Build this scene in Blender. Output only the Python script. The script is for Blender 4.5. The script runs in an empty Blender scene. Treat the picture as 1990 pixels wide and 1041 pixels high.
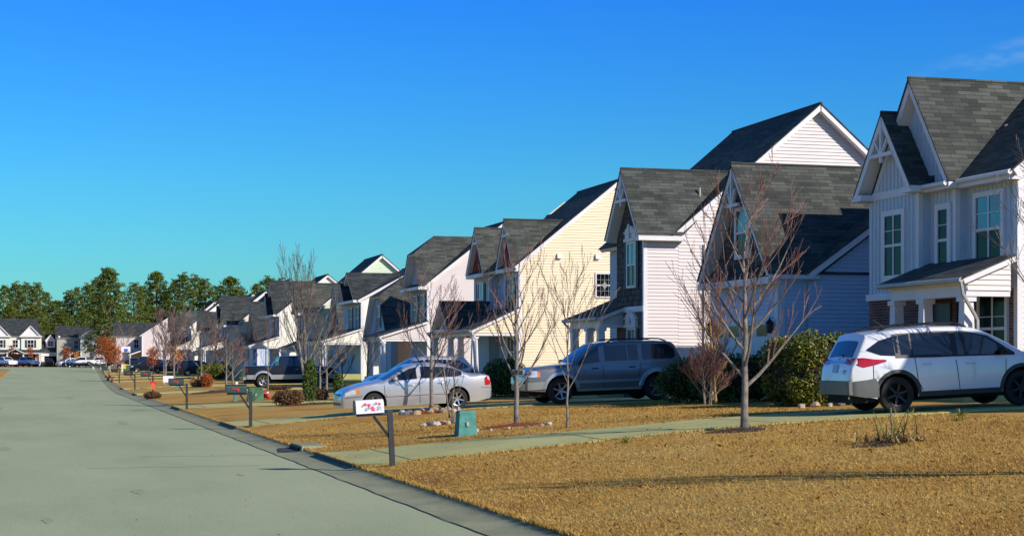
import bpy, bmesh, math, random
from mathutils import Vector, Matrix
R = math.radians
# ---------------------------------------------------------------- camera
S = bpy.context.scene
EYE = 2.05
FPX, CX, HY = 3300.0, 995.0, 700.0
YAW = R(15.82)
cam_d = bpy.data.cameras.new('camera'); cam = bpy.data.objects.new('camera', cam_d)
S.collection.objects.link(cam); S.camera = cam
cam.location = (0, 0, EYE); cam.rotation_euler = (R(90), 0, -YAW)
cam_d.sensor_width = 36; cam_d.lens = FPX/1990*36; cam_d.shift_y = (HY-520.5)/1990
cam_d.clip_start = .5; cam_d.clip_end = 5000
# ---------------------------------------------------------------- light
SUN = Vector((.536, -.697, .477)).normalized()
S.view_settings.view_transform = 'Standard'; S.view_settings.look = 'None'
S.view_settings.gamma = 1; S.view_settings.exposure = .32
w = bpy.data.worlds.new('World'); S.world = w; w.use_nodes = True
nt = w.node_tree; bg = nt.nodes['Background']
sky = nt.nodes.new('ShaderNodeTexSky'); sky.sky_type = 'NISHITA'; sky.sun_disc = False
sky.sun_elevation = math.asin(SUN.z); sky.sun_rotation = math.atan2(SUN.x, SUN.y)
sky.air_density = 1.0; sky.dust_density = .25; sky.ozone_density = 3.2
hs = nt.nodes.new('ShaderNodeHueSaturation'); hs.inputs['Saturation'].default_value = 1.22; hs.inputs['Value'].default_value = 1.0
nt.links.new(sky.outputs[0], hs.inputs['Color'])
mx = nt.nodes.new('ShaderNodeMix'); mx.data_type = 'RGBA'; mx.blend_type = 'MULTIPLY'; mx.inputs[0].default_value = 1
nt.links.new(hs.outputs[0], mx.inputs[6])
# the air is greener-blue at the horizon and deep blue overhead
tc = nt.nodes.new('ShaderNodeTexCoord'); sp = nt.nodes.new('ShaderNodeSeparateXYZ'); nt.links.new(tc.outputs['Generated'], sp.inputs[0])
cr = nt.nodes.new('ShaderNodeValToRGB'); nt.links.new(sp.outputs[2], cr.inputs[0])
cr.color_ramp.elements[0].position = 0.0; cr.color_ramp.elements[0].color = (.18, .43, .47, 1)
cr.color_ramp.elements[1].position = .22; cr.color_ramp.elements[1].color = (.10, .44, .93, 1)
e = cr.color_ramp.elements.new(.10); e.color = (.15, .50, .66, 1)
e = cr.color_ramp.elements.new(.5); e.color = (.30, .46, .64, 1)
nt.links.new(cr.outputs[0], mx.inputs[7])
# one thin streak of high cloud, low in the sky to the right
def skydir(px, py):
    v = Vector(((px-CX)/FPX, 1, (HY-py)/FPX)); v.rotate(Matrix.Rotation(-YAW, 3, 'Z')); return v.normalized()
A_, B_ = skydir(1800, 150), skydir(1985, 96); N_ = A_.cross(B_).normalized(); T_ = (B_-A_).normalized(); c0 = B_.dot(T_)
def vm(op, a, b=None):
    n = nt.nodes.new('ShaderNodeVectorMath'); n.operation = op; nt.links.new(a, n.inputs[0]); n.inputs[1].default_value = b; return n
def mr(src, a, b, c, d):
    n = nt.nodes.new('ShaderNodeMapRange'); n.interpolation_type = 'SMOOTHSTEP'
    for i, v in zip((1, 2, 3, 4), (a, b, c, d)): n.inputs[i].default_value = v
    nt.links.new(src, n.inputs[0]); return n.outputs[0]
dn = vm('DOT_PRODUCT', tc.outputs['Generated'], N_).outputs['Value']; dt = vm('DOT_PRODUCT', tc.outputs['Generated'], T_).outputs['Value']
ab = nt.nodes.new('ShaderNodeMath'); ab.operation = 'ABSOLUTE'; nt.links.new(dn, ab.inputs[0])
wn = nt.nodes.new('ShaderNodeTexNoise'); wn.inputs['Scale'].default_value = 26; wn.inputs['Detail'].default_value = 6
sc_ = vm('MULTIPLY', tc.outputs['Generated'], (1, 1, 3)); nt.links.new(sc_.outputs[0], wn.inputs['Vector'])
f1 = mr(ab.outputs[0], 0, .009, 1, 0); f2 = mr(dt, c0-.075, c0-.01, 0, 1); f3 = mr(wn.outputs[0], .35, .7, 0, .26)
m1 = nt.nodes.new('ShaderNodeMath'); m1.operation = 'MULTIPLY'; nt.links.new(f1, m1.inputs[0]); nt.links.new(f2, m1.inputs[1])
m2 = nt.nodes.new('ShaderNodeMath'); m2.operation = 'MULTIPLY'; nt.links.new(m1.outputs[0], m2.inputs[0]); nt.links.new(f3, m2.inputs[1])
cm = nt.nodes.new('ShaderNodeMix'); cm.data_type = 'RGBA'; nt.links.new(m2.outputs[0], cm.inputs[0]); nt.links.new(mx.outputs[2], cm.inputs[6]); cm.inputs[7].default_value = (4.0, 4.6, 5.4, 1)
nt.links.new(cm.outputs[2], bg.inputs[0])
bg.inputs[1].default_value = .15
sd = bpy.data.lights.new('sun', 'SUN'); so = bpy.data.objects.new('sun', sd); S.collection.objects.link(so)
sd.energy = 4.0; sd.angle = R(.5); sd.color = (1, .93, .84)
so.rotation_euler = SUN.to_track_quat('Z', 'Y').to_euler(); so.location = (40, -60, 60)
# ---------------------------------------------------------------- materials
M = {}
def nodes_of(name):
    m = bpy.data.materials.new(name); m.use_nodes = True
    return m, m.node_tree, m.node_tree.nodes['Principled BSDF']
def mat(name, col, rough=.6, metal=0, var=.12, scale=3.0, bump=0, bscale=60, coat=0, emit=None, coords='Object', spec=.5):
    if name in M: return M[name]
    m, t, b = nodes_of(name); N = t.nodes; L = t.links
    b.inputs['Roughness'].default_value = rough; b.inputs['Metallic'].default_value = metal
    b.inputs['Specular IOR Level'].default_value = spec
    b.inputs['Coat Weight'].default_value = coat; b.inputs['Coat Roughness'].default_value = .03
    co = N.new('ShaderNodeTexCoord')
    if var:
        n = N.new('ShaderNodeTexNoise'); n.inputs['Scale'].default_value = scale; n.inputs['Detail'].default_value = 5
        L.new(co.outputs[coords], n.inputs['Vector'])
        r = N.new('ShaderNodeMapRange'); r.inputs[1].default_value = .3; r.inputs[2].default_value = .7
        r.inputs[3].default_value = 1-var; r.inputs[4].default_value = 1+var
        L.new(n.outputs[0], r.inputs[0])
        x = N.new('ShaderNodeMix'); x.data_type = 'RGBA'; x.blend_type = 'MULTIPLY'; x.inputs[0].default_value = 1
        x.inputs[6].default_value = (*col, 1); L.new(r.outputs[0], x.inputs[7]); L.new(x.outputs[2], b.inputs['Base Color'])
    else: b.inputs['Base Color'].default_value = (*col, 1)
    if bump:
        n2 = N.new('ShaderNodeTexNoise'); n2.inputs['Scale'].default_value = bscale; n2.inputs['Detail'].default_value = 4
        L.new(co.outputs[coords], n2.inputs['Vector'])
        bp = N.new('ShaderNodeBump'); bp.inputs['Strength'].default_value = bump; bp.inputs['Distance'].default_value = .02
        L.new(n2.outputs[0], bp.inputs['Height']); L.new(bp.outputs[0], b.inputs['Normal'])
    if emit: b.inputs['Emission Color'].default_value = (*emit, 1); b.inputs['Emission Strength'].default_value = 1
    M[name] = m; return m
def brick_mat(name, c1, c2, cm, bw, bh, mortar, rough=.85, bias=0, dirt=.35, bump=.5, off=.5, seed=0):
    if name in M: return M[name]
    m, t, b = nodes_of(name); N = t.nodes; L = t.links
    b.inputs['Roughness'].default_value = rough; b.inputs['Specular IOR Level'].default_value = .25
    uv = N.new('ShaderNodeUVMap'); uv.uv_map = 'UVMap'
    mp = N.new('ShaderNodeMapping'); mp.inputs['Location'].default_value = (seed*3.3, seed*1.7, 0)
    L.new(uv.outputs[0], mp.inputs[0])
    k = N.new('ShaderNodeTexBrick'); k.inputs['Scale'].default_value = 1; k.offset = off
    k.inputs['Brick Width'].default_value = bw; k.inputs['Row Height'].default_value = bh
    k.inputs['Mortar Size'].default_value = mortar; k.inputs['Bias'].default_value = bias
    k.inputs['Color1'].default_value = (*c1, 1); k.inputs['Color2'].default_value = (*c2, 1); k.inputs['Mortar'].default_value = (*cm, 1)
    L.new(mp.outputs[0], k.inputs['Vector'])
    n = N.new('ShaderNodeTexNoise'); n.inputs['Scale'].default_value = 1.3; n.inputs['Detail'].default_value = 6
    L.new(mp.outputs[0], n.inputs['Vector'])
    r = N.new('ShaderNodeMapRange'); r.inputs[1].default_value = .3; r.inputs[2].default_value = .7
    r.inputs[3].default_value = 1-dirt; r.inputs[4].default_value = 1+dirt; L.new(n.outputs[0], r.inputs[0])
    x = N.new('ShaderNodeMix'); x.data_type = 'RGBA'; x.blend_type = 'MULTIPLY'; x.inputs[0].default_value = 1
    L.new(k.outputs['Color'], x.inputs[6]); L.new(r.outputs[0], x.inputs[7]); L.new(x.outputs[2], b.inputs['Base Color'])
    bp = N.new('ShaderNodeBump'); bp.inputs['Strength'].default_value = bump; bp.inputs['Distance'].default_value = .01
    bp.invert = True
    L.new(k.outputs['Fac'], bp.inputs['Height']); L.new(bp.outputs[0], b.inputs['Normal'])
    M[name] = m; return m
def lap_mat(name, col, h=.18, var=.05):
    """flat walls far away: clapboard as bump"""
    if name in M: return M[name]
    m, t, b = nodes_of(name); N = t.nodes; L = t.links
    b.inputs['Roughness'].default_value = .6
    uv = N.new('ShaderNodeUVMap'); uv.uv_map = 'UVMap'
    s = N.new('ShaderNodeSeparateXYZ'); L.new(uv.outputs[0], s.inputs[0])
    f = N.new('ShaderNodeMath'); f.operation = 'DIVIDE'; f.inputs[1].default_value = h; L.new(s.outputs[1], f.inputs[0])
    g = N.new('ShaderNodeMath'); g.operation = 'FRACT'; L.new(f.outputs[0], g.inputs[0])
    i = N.new('ShaderNodeMath'); i.operation = 'SUBTRACT'; i.inputs[0].default_value = 1; L.new(g.outputs[0], i.inputs[1])
    bp = N.new('ShaderNodeBump'); bp.inputs['Strength'].default_value = .8; bp.inputs['Distance'].default_value = .03
    L.new(i.outputs[0], bp.inputs['Height']); L.new(bp.outputs[0], b.inputs['Normal'])
    n = N.new('ShaderNodeTexNoise'); n.inputs['Scale'].default_value = .6; L.new(uv.outputs[0], n.inputs['Vector'])
    r = N.new('ShaderNodeMapRange'); r.inputs[3].default_value = 1-var; r.inputs[4].default_value = 1+var; L.new(n.outputs[0], r.inputs[0])
    x = N.new('ShaderNodeMix'); x.data_type = 'RGBA'; x.blend_type = 'MULTIPLY'; x.inputs[0].default_value = 1
    x.inputs[6].default_value = (*col, 1); L.new(r.outputs[0], x.inputs[7]); L.new(x.outputs[2], b.inputs['Base Color'])
    M[name] = m; return m
def ramp_mat(name, stops, scale, rough=.9, bump=.4, bscale=None, detail=8, stretch=(1, 1, 1), fine=None, spec=.3):
    if name in M: return M[name]
    m, t, b = nodes_of(name); N = t.nodes; L = t.links
    b.inputs['Roughness'].default_value = rough; b.inputs['Specular IOR Level'].default_value = spec
    co = N.new('ShaderNodeTexCoord'); mp = N.new('ShaderNodeMapping'); mp.inputs['Scale'].default_value = stretch
    L.new(co.outputs['Object'], mp.inputs[0])
    n = N.new('ShaderNodeTexNoise'); n.inputs['Scale'].default_value = scale; n.inputs['Detail'].default_value = detail
    n.inputs['Roughness'].default_value = .62
    L.new(mp.outputs[0], n.inputs['Vector'])
    c = N.new('ShaderNodeValToRGB'); L.new(n.outputs[0], c.inputs[0])
    while len(c.color_ramp.elements) > 1: c.color_ramp.elements.remove(c.color_ramp.elements[0])
    c.color_ramp.elements[0].position = stops[0][0]; c.color_ramp.elements[0].color = (*stops[0][1], 1)
    for p, cc in stops[1:]:
        e = c.color_ramp.elements.new(p); e.color = (*cc, 1)
    out = c.outputs[0]
    n2 = N.new('ShaderNodeTexNoise'); n2.inputs['Scale'].default_value = bscale or scale*8; n2.inputs['Detail'].default_value = 6
    L.new(mp.outputs[0], n2.inputs['Vector'])
    if fine:
        r = N.new('ShaderNodeMapRange'); r.inputs[1].default_value = .3; r.inputs[2].default_value = .7
        r.inputs[3].default_value = 1-fine; r.inputs[4].default_value = 1+fine; L.new(n2.outputs[0], r.inputs[0])
        x = N.new('ShaderNodeMix'); x.data_type = 'RGBA'; x.blend_type = 'MULTIPLY'; x.inputs[0].default_value = 1
        L.new(out, x.inputs[6]); L.new(r.outputs[0], x.inputs[7]); out = x.outputs[2]
    L.new(out, b.inputs['Base Color'])
    bp = N.new('ShaderNodeBump'); bp.inputs['Strength'].default_value = bump; bp.inputs['Distance'].default_value = .03
    L.new(n2.outputs[0], bp.inputs['Height']); L.new(bp.outputs[0], b.inputs['Normal'])
    M[name] = m; return m
WHITE = mat('white_trim', (.76, .72, .71), .5, var=.06, scale=1.5)
GUTTER = mat('gutter_grey', (.42, .40, .37), .45, var=.1)
SHINGLE = brick_mat('roof_shingles', (.040, .044, .038), (.098, .102, .086), (.030, .03, .026), .48, .14, .008, dirt=.22, off=.37)
SHINGLE_B = brick_mat('roof_shingles_dark', (.026, .030, .031), (.064, .071, .069), (.022, .022, .022), .48, .14, .008, dirt=.25, off=.41, seed=3)
SHAKE = brick_mat('cedar_shake', (.055, .055, .055), (.14, .125, .11), (.012, .012, .012), .17, .20, .012, dirt=.2, off=.33)
SHAKE_RED = brick_mat('red_shake', (.20, .03, .022), (.32, .07, .05), (.03, .012, .01), .17, .20, .012, dirt=.2)
BRICK = brick_mat('red_brick', (.10, .035, .028), (.20, .075, .05), (.24, .20, .17), .22, .075, .010, dirt=.3)
GLASS = mat('dark_glass', (.012, .016, .022), .06, var=0, spec=.9)
GLASS_W = mat('house_glass', (.004, .006, .009), .12, var=0, spec=.14)
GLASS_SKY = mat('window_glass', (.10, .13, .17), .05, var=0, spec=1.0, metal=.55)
BLACK = mat('black_plastic', (.012, .012, .013), .45, var=.1)
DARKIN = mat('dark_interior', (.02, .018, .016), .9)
LEAD = mat('lead_came', (.35, .38, .36), .4)
SHUT = mat('shutter_dark', (.035, .05, .055), .6)
CONC = ramp_mat('concrete', [(.3, (.38, .36, .135)), (.55, (.48, .455, .175)), (.75, (.55, .52, .215))], .6, bump=.15, bscale=30, fine=.06)
def clap_col(name, c): return mat(name, c, .55, var=.04, scale=.7)
# ---------------------------------------------------------------- mesh builder
ORG = {}
class MB:
    def __init__(s): s.v = []; s.f = []
    def face(s, pts):
        i = len(s.v); s.v += [tuple(p) for p in pts]; s.f.append(tuple(range(i, i+len(pts))))
    def box(s, a, b):
        x0, y0, z0 = a; x1, y1, z1 = b
        s.hexa([(x0,y0,z0),(x1,y0,z0),(x1,y1,z0),(x0,y1,z0)], [(x0,y0,z1),(x1,y0,z1),(x1,y1,z1),(x0,y1,z1)])
    def hexa(s, lo, hi):
        i = len(s.v); s.v += [tuple(p) for p in lo]+[tuple(p) for p in hi]; n = len(lo)
        s.f.append(tuple(i+k for k in reversed(range(n)))); s.f.append(tuple(i+n+k for k in range(n)))
        for k in range(n):
            j = (k+1) % n; s.f.append((i+k, i+j, i+n+j, i+n+k))
    def tube(s, pts, rad, n=6, cap=True):
        pts = [Vector(p) for p in pts]
        if not hasattr(rad, '__len__'): rad = [rad]*len(pts)
        i0 = len(s.v); up = None
        for k, p in enumerate(pts):
            d = (pts[min(k+1, len(pts)-1)]-pts[max(k-1, 0)])
            if d.length < 1e-9: d = Vector((0, 0, 1))
            d.normalize()
            if up is None: up = d.cross(Vector((.13, .97, .21))).normalized()
            a = (up-d*up.dot(d))
            a = a.normalized() if a.length > 1e-6 else d.orthogonal().normalized(); up = a
            b = d.cross(a)
            for j in range(n):
                t = 2*math.pi*j/n; q = p+(a*math.cos(t)+b*math.sin(t))*rad[k]; s.v.append(tuple(q))
        for k in range(len(pts)-1):
            for j in range(n):
                a = i0+k*n+j; b = i0+k*n+(j+1) % n; s.f.append((a, b, b+n, a+n))
        if cap:
            s.f.append(tuple(i0+j for j in reversed(range(n)))); s.f.append(tuple(i0+(len(pts)-1)*n+j for j in range(n)))
    def lathe(s, prof, c, axis='y', n=24, closed=False):
        i0 = len(s.v); m = len(prof)
        for j in range(n):
            t = 2*math.pi*j/n
            for (a, r) in prof:
                if axis == 'y': p = (c[0]+r*math.cos(t), c[1]+a, c[2]+r*math.sin(t))
                else: p = (c[0]+r*math.cos(t), c[1]+r*math.sin(t), c[2]+a)
                s.v.append(p)
        for j in range(n):
            k = (j+1) % n
            for q in range(m-1 if not closed else m):
                q2 = (q+1) % m
                s.f.append((i0+j*m+q, i0+j*m+q2, i0+k*m+q2, i0+k*m+q) if axis == 'y' else (i0+j*m+q, i0+k*m+q, i0+k*m+q2, i0+j*m+q2))
    def build(s, name, material, parent=None, smooth=None, org=None, uv=True, root_org=None):
        o_ = Vector(org) if org is not None else (ORG.get(parent.name, Vector()) if parent else Vector())
        me = bpy.data.meshes.new(name)
        me.from_pydata([(v[0]-o_.x, v[1]-o_.y, v[2]-o_.z) for v in s.v], [], s.f)
        me.materials.append(material)
        if uv:
            l = me.uv_layers.new(name='UVMap'); me.update(); buf = []
            for p in me.polygons:
                n = p.normal
                if abs(n.z) > .97: u = Vector((1, 0, 0)); vv = Vector((0, 1, 0))
                else:
                    u = Vector((-n.y, n.x, 0)).normalized(); vv = n.cross(u)
                for li in p.loop_indices:
                    c = Vector(s.v[me.loops[li].vertex_index]); buf += [c.dot(u), c.dot(vv)]
            l.data.foreach_set('uv', buf)
        if smooth is not None:
            me.shade_smooth(); me.set_sharp_from_angle(angle=R(smooth))
        ob = bpy.data.objects.new(name, me); S.collection.objects.link(ob)
        ob.location = o_ if (org is not None and not parent) else (0, 0, 0)
        if parent: ob.parent = parent; ORG[ob.name] = o_
        return ob
def tag(o, label=None, cat=None, group=None, kind=None):
    if label: o['label'] = label
    if cat: o['category'] = cat
    if group: o['group'] = group
    if kind: o['kind'] = kind
    return o
def thing(name, label, cat, loc=(0, 0, 0), rz=0, group=None, local=True):
    """Empty at the base; local=True: parts are written in its own coordinates, else in world ones"""
    o = bpy.data.objects.new(name, None); S.collection.objects.link(o); o.location = loc; o.rotation_euler = (0, 0, rz)
    o.empty_display_size = .3
    tag(o, label, cat, group)
    ORG[o.name] = Vector((0, 0, 0)) if local else Vector(loc)
    return o
def copy_tree(o, parent=None):
    c = o.copy(); S.collection.objects.link(c); c.parent = parent
    for ch in o.children: copy_tree(ch, c)
    return c
# ---------------------------------------------------------------- the lie of the land
def sm(a, b, x):
    t = max(0, min(1, (x-a)/(b-a))); return t*t*(3-2*t)
def rise(Y): return .85*sm(150, 345, Y)
def edge(Y):                       # right edge of the asphalt
    t = max(0, Y-105); return 5.1+.03*t*t/(t+12)
def amp(Y):
    P = [(-50, 1.40), (20, 1.38), (31, 1.31), (40, 1.14), (49, 1.0), (60, .72), (75, .58), (100, .47), (150, .35), (250, .3), (900, .3)]
    for (a, b), (c, d) in zip(P, P[1:]):
        if Y <= c: return b+(d-b)*max(0, (Y-a))/(c-a)
    return .3
def ground(X, Y):
    e = edge(Y)
    if X < -3.05 and Y < 260: return rise(Y)+.10
    if X < e+.70: return rise(Y)-.03
    t = X-e-.75
    und = .02*math.sin(X*.9+Y*.31)*math.sin(Y*.77-X*.2)
    return rise(Y)+.08+amp(Y)*(1-math.exp(-max(0, t)/9))+und*min(1, max(0, t)/2)
def ray(px, py=None):              # camera bearing: world X,Y per metre of depth
    k = (px-CX)/FPX; c, s = math.cos(YAW), math.sin(YAW)
    return k*c+s, c-k*s
def gp(px, py):                    # the place on the ground seen at a pixel of the photograph
    a, b = ray(px); d = 12.0; step = .25
    while d < 900:
        z = EYE-(py-HY)/FPX*d
        if z <= ground(a*d, b*d): break
        d += step
        if d > 150: step = 1
    return a*d, b*d, ground(a*d, b*d), d
# ---------------------------------------------------------------- ground, road, gutter, driveways
GRASS = ramp_mat('dry_grass', [(.28, (.25, .115, .018)), (.42, (.42, .215, .034)), (.50, (.50, .285, .05)), (.60, (.47, .295, .07)), (.72, (.60, .39, .095))],
                 .28, bump=.8, bscale=26, fine=.28, detail=12)
ASPH = ramp_mat('asphalt', [(.28, (.305, .335, .18)), (.5, (.37, .40, .222)), (.72, (.42, .445, .25))], .30, bump=.25, bscale=60, fine=.10, stretch=(1, .3, 1), detail=12)
GUT = ramp_mat('gutter_concrete', [(.3, (.20, .20, .115)), (.55, (.29, .29, .165)), (.75, (.36, .355, .20))], .9, bump=.3, bscale=30, fine=.12)
def rows(a, b, near):
    y = a; out = []
    while y < b:
        out.append(y); y += near if y < 60 else near*2 if y < 130 else near*6 if y < 400 else 40
    return out+[b]
def strip(name, ys, cols, zf, m, label=None, kind='structure'):
    mb = MB(); n = None; idx = []
    for y in ys:
        c = cols(y); n = len(c)
        for x in c: mb.v.append((x, y, zf(x, y)))
    for i in range(len(ys)-1):
        for j in range(n-1):
            a = i*n+j; mb.f.append((a, a+1, a+n+1, a+n))
    return tag(mb.build(name, m, smooth=30, org=(0, 0, 0)), kind=kind)
TT = [0, .5, .69, .74, .78, .9, 1.1, 1.4, 1.8, 2.3, 3, 4, 5, 6, 7, 8, 9, 10, 11, 12, 13, 14, 15, 16, 17, 18, 20, 22, 26, 32, 40, 60, 100, 200, 500]
strip('ground', rows(-12, 1600, 1.0), lambda y: [-600, -200, -80, -40, -25, -15, -10, -6, -4, -3.3, -3.1, -3.0, 0]+[edge(y)+t for t in TT], ground, GRASS)
def road_right(y): return edge(y)
def road_left(y): return -3.0-max(0, min(10, (y-268)*.35))*sm(268, 300, y)
YR = rows(-12, 322, 2.0)
strip('road', YR, lambda y: [road_left(y), -1, 1, 3, road_right(y)], lambda x, y: rise(y)+.012, ASPH)
def gutz(x, y):
    t = x-edge(y)
    base = rise(y)+.016
    if t > .52: base += (t-.52)/.28*.075
    return base
strip('kerb', rows(-12, 322, 1.0), lambda y: [edge(y)-.01, edge(y)+.12, edge(y)+.35, edge(y)+.55, edge(y)+.72, edge(y)+.80], gutz, GUT)
strip('kerb', rows(-12, 262, 2.0), lambda y: [-3.75, -3.6, -3.4, -2.98], lambda x, y: rise(y)+.02+max(0, -3.35-x)*.3, GUT)
# dark joint where the gutter meets the asphalt
TAR = mat('tar_seam', (.045, .045, .038), .8)
jr = random.Random(3)
def wob(y): return .012*math.sin(y*1.7)+.01*math.sin(y*4.1)
tag(strip('road_seam', rows(-12, 200, .5), lambda y: [edge(y)-.022+wob(y), edge(y)+.003+wob(y)], lambda x, y: rise(y)+.0215, TAR))
mat('old_seam', (.17, .18, .11), .9, var=.5, scale=2)
for (x0, x1, yy) in [(1.0, 4.3, 33.0), (-1.5, 2.2, 62.0), (-2.6, 1.9, 88.0), (2.2, 5.0, 36.6)]:
    mb = MB(); k = 14; rr = random.Random(int(yy)); pts = [(x0+(x1-x0)*i/k, yy+rr.uniform(-.12, .12)) for i in range(k+1)]
    for (ax, ay), (bx, by) in zip(pts, pts[1:]): mb.face([(ax, ay, .018), (bx, by, .018), (bx, by+.035, .018), (ax, ay+.035, .018)])
    tag(mb.build('road_crack', M['old_seam'], org=(0, 0, 0)), kind='structure')
def driveway(near, far, label_pts=40, lift=.035):
    """near/far edges as polylines in X; a slab with visible edges and joints"""
    def ip(P, x):
        for (a, b), (c, d) in zip(P, P[1:]):
            if x <= c: return b+(d-b)*max(0, (x-a))/(c-a)
        return P[-1][1]
    yy0 = near[0][1]; x0 = near[0][0]; x1 = near[-1][0]; n = int((x1-x0)/.5); mb = MB()
    xs = [x0+(x1-x0)*i/n for i in range(n+1)]
    q = 4
    for x in xs:
        a, b = ip(near, x), ip(far, x)
        zz = [ground(x, a+(b-a)*j/q)+lift for j in range(q+1)]
        if x < edge(a)+.85: zz = [rise(a)+.115+.0*j for j in range(q+1)]
        mb.v.append((x, a, zz[0]-.12))
        for j in range(q+1): mb.v.append((x, a+(b-a)*j/q, zz[j]))
        mb.v.append((x, b, zz[q]-.12))
    m_ = q+3
    for i in range(n):
        for j in range(m_-1):
            a = i*m_+j; mb.f.append((a, a+m_, a+m_+1, a+1))
    mb.f.append(tuple(range(m_)))
    o = tag(mb.build('driveway', CONC, smooth=20, org=(0, 0, 0)), kind='structure')
    gm = MB(); gm.box((x0-.05, near[0][1], rise(yy0)+.045), (x0+.015, far[0][1], rise(yy0)+.118)); gm.build('apron_joint', TAR, o)
    jm = MB()
    for x in [x0+.9+3.4*i for i in range(int((x1-x0-1)/3.4))]:
        a, b = ip(near, x), ip(far, x)
        for j in range(q):
            ya, yb = a+(b-a)*j/q, a+(b-a)*(j+1)/q
            jm.face([(x, ya, ground(x, ya)+lift+.004), (x+.03, ya, ground(x, ya)+lift+.004), (x+.03, yb, ground(x, yb)+lift+.004), (x, yb, ground(x, yb)+lift+.004)])
    if jm.f: jm.build('driveway_joint', TAR, o)
    return o
driveway([(5.80, 31.2), (6.3, 30.7), (8.2, 29.75), (12.5, 29.2), (24, 29.8)], [(5.75, 35.6), (6.6, 34.4), (9, 32.9), (13.8, 32.7), (24, 33.2)])
driveway([(5.80, 50.0), (6.6, 49.5), (8.5, 49.0), (14, 48.4), (16, 47.8), (23.4, 48.5)], [(5.75, 54.2), (7, 53.2), (9, 52.9), (14, 53.2), (23.4, 56)])
driveway([(5.80, 69.6), (6.6, 68.7), (9, 67.4), (20, 67.2)], [(5.75, 73.6), (6.8, 72.4), (9, 70.9), (20, 70.9)])
for yy in (101, 121, 160, 181, 200, 222, 243):
    e_ = edge(yy)
    driveway([(e_+.72, yy-1.9), (e_+2, yy-1.5), (e_+18, yy-1.5)], [(e_+.72, yy+1.9), (e_+2, yy+1.5), (e_+18, yy+1.5)])
for yy in (118, 205):   # drives of the far left side reach the gutter too
    strip('driveway', [yy-1.6, yy, yy+1.6], lambda y: [-16, -10, -6, -3.74], lambda x, y: ground(x, y)+.03, CONC)
# repair patches and stains of the asphalt
rr = random.Random(9); PATCH = ramp_mat('asphalt_stain', [(.3, (.31, .345, .165)), (.7, (.35, .385, .185))], 1.2, bump=.5, bscale=20, fine=.15)
for (cx, cy, rx, ry) in [(1.6, 27, .10, .5), (-.6, 41, .16, .9), (2.9, 57, .14, 1.6), (.2, 22.5, .07, .35), (3.6, 30.5, .06, .3), (-1.4, 75, .3, 3), (2.0, 96, .3, 4)]:
    mb = MB(); n = 22; mb.v.append((cx, cy, rise(cy)+.0168)); mb.v += [(cx+rx*(1+rr.uniform(-.3, .3))*math.cos(6.283*k/n), cy+ry*(1+rr.uniform(-.3, .3))*math.sin(6.283*k/n), rise(cy)+.0168) for k in range(n)]
    mb.f += [(0, 1+k, 1+(k+1) % n) for k in range(n)]; tag(mb.build('road_stain', PATCH, org=(0, 0, 0)), kind='structure')
mb = MB()
for _ in range(190):
    x = rr.uniform(-2.9, 5.6); y = 17+70*rr.random()**1.6; q = rr.uniform(.006, .016); z = (rise(y)+.013) if x < 5.1 else gutz(x, y)
    mb.hexa([(x-q, y-q, z), (x+q, y-q*.7, z), (x+q*.8, y+q, z), (x-q*.9, y+q, z)], [(x-q*.6, y-q*.6, z+q), (x+q*.5, y-q*.4, z+q*.8), (x+q*.5, y+q*.5, z+q*.9), (x-q*.5, y+q*.6, z+q)])
tag(mb.build('gravel', ramp_mat('grit', [(.3, (.10, .09, .07)), (.7, (.32, .30, .25))], 5, fine=.3), org=(0, 0, 0), uv=False), 'loose grit scattered over the asphalt and gutter', 'grit', kind='stuff')
# storm drain notch in the kerb
dr = thing('storm_drain', 'dark storm drain opening in the gutter before the first driveway', 'drain', (5.65, 38.3, .0))
b = MB(); b.hexa([(-.38, -.75, .03), (.10, -.75, .03), (.28, .75, .03), (-.2, .75, .03)], [(-.3, -.68, .045), (.05, -.68, .045), (.22, .7, .045), (-.14, .7, .045)]); b.build('grate', TAR, dr)
b = MB(); b.hexa([(.1, -.95, .02), (.72, -.95, .02), (.72, .95, .02), (.1, .95, .02)], [(.13, -.85, .155), (.68, -.85, .155), (.68, .85, .155), (.13, .85, .155)]); b.build('inlet_hood', GUT, dr)
b = MB(); b.box((.07, -.65, .03), (.12, .65, .12)); b.build('opening', DARKIN, dr)
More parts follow.
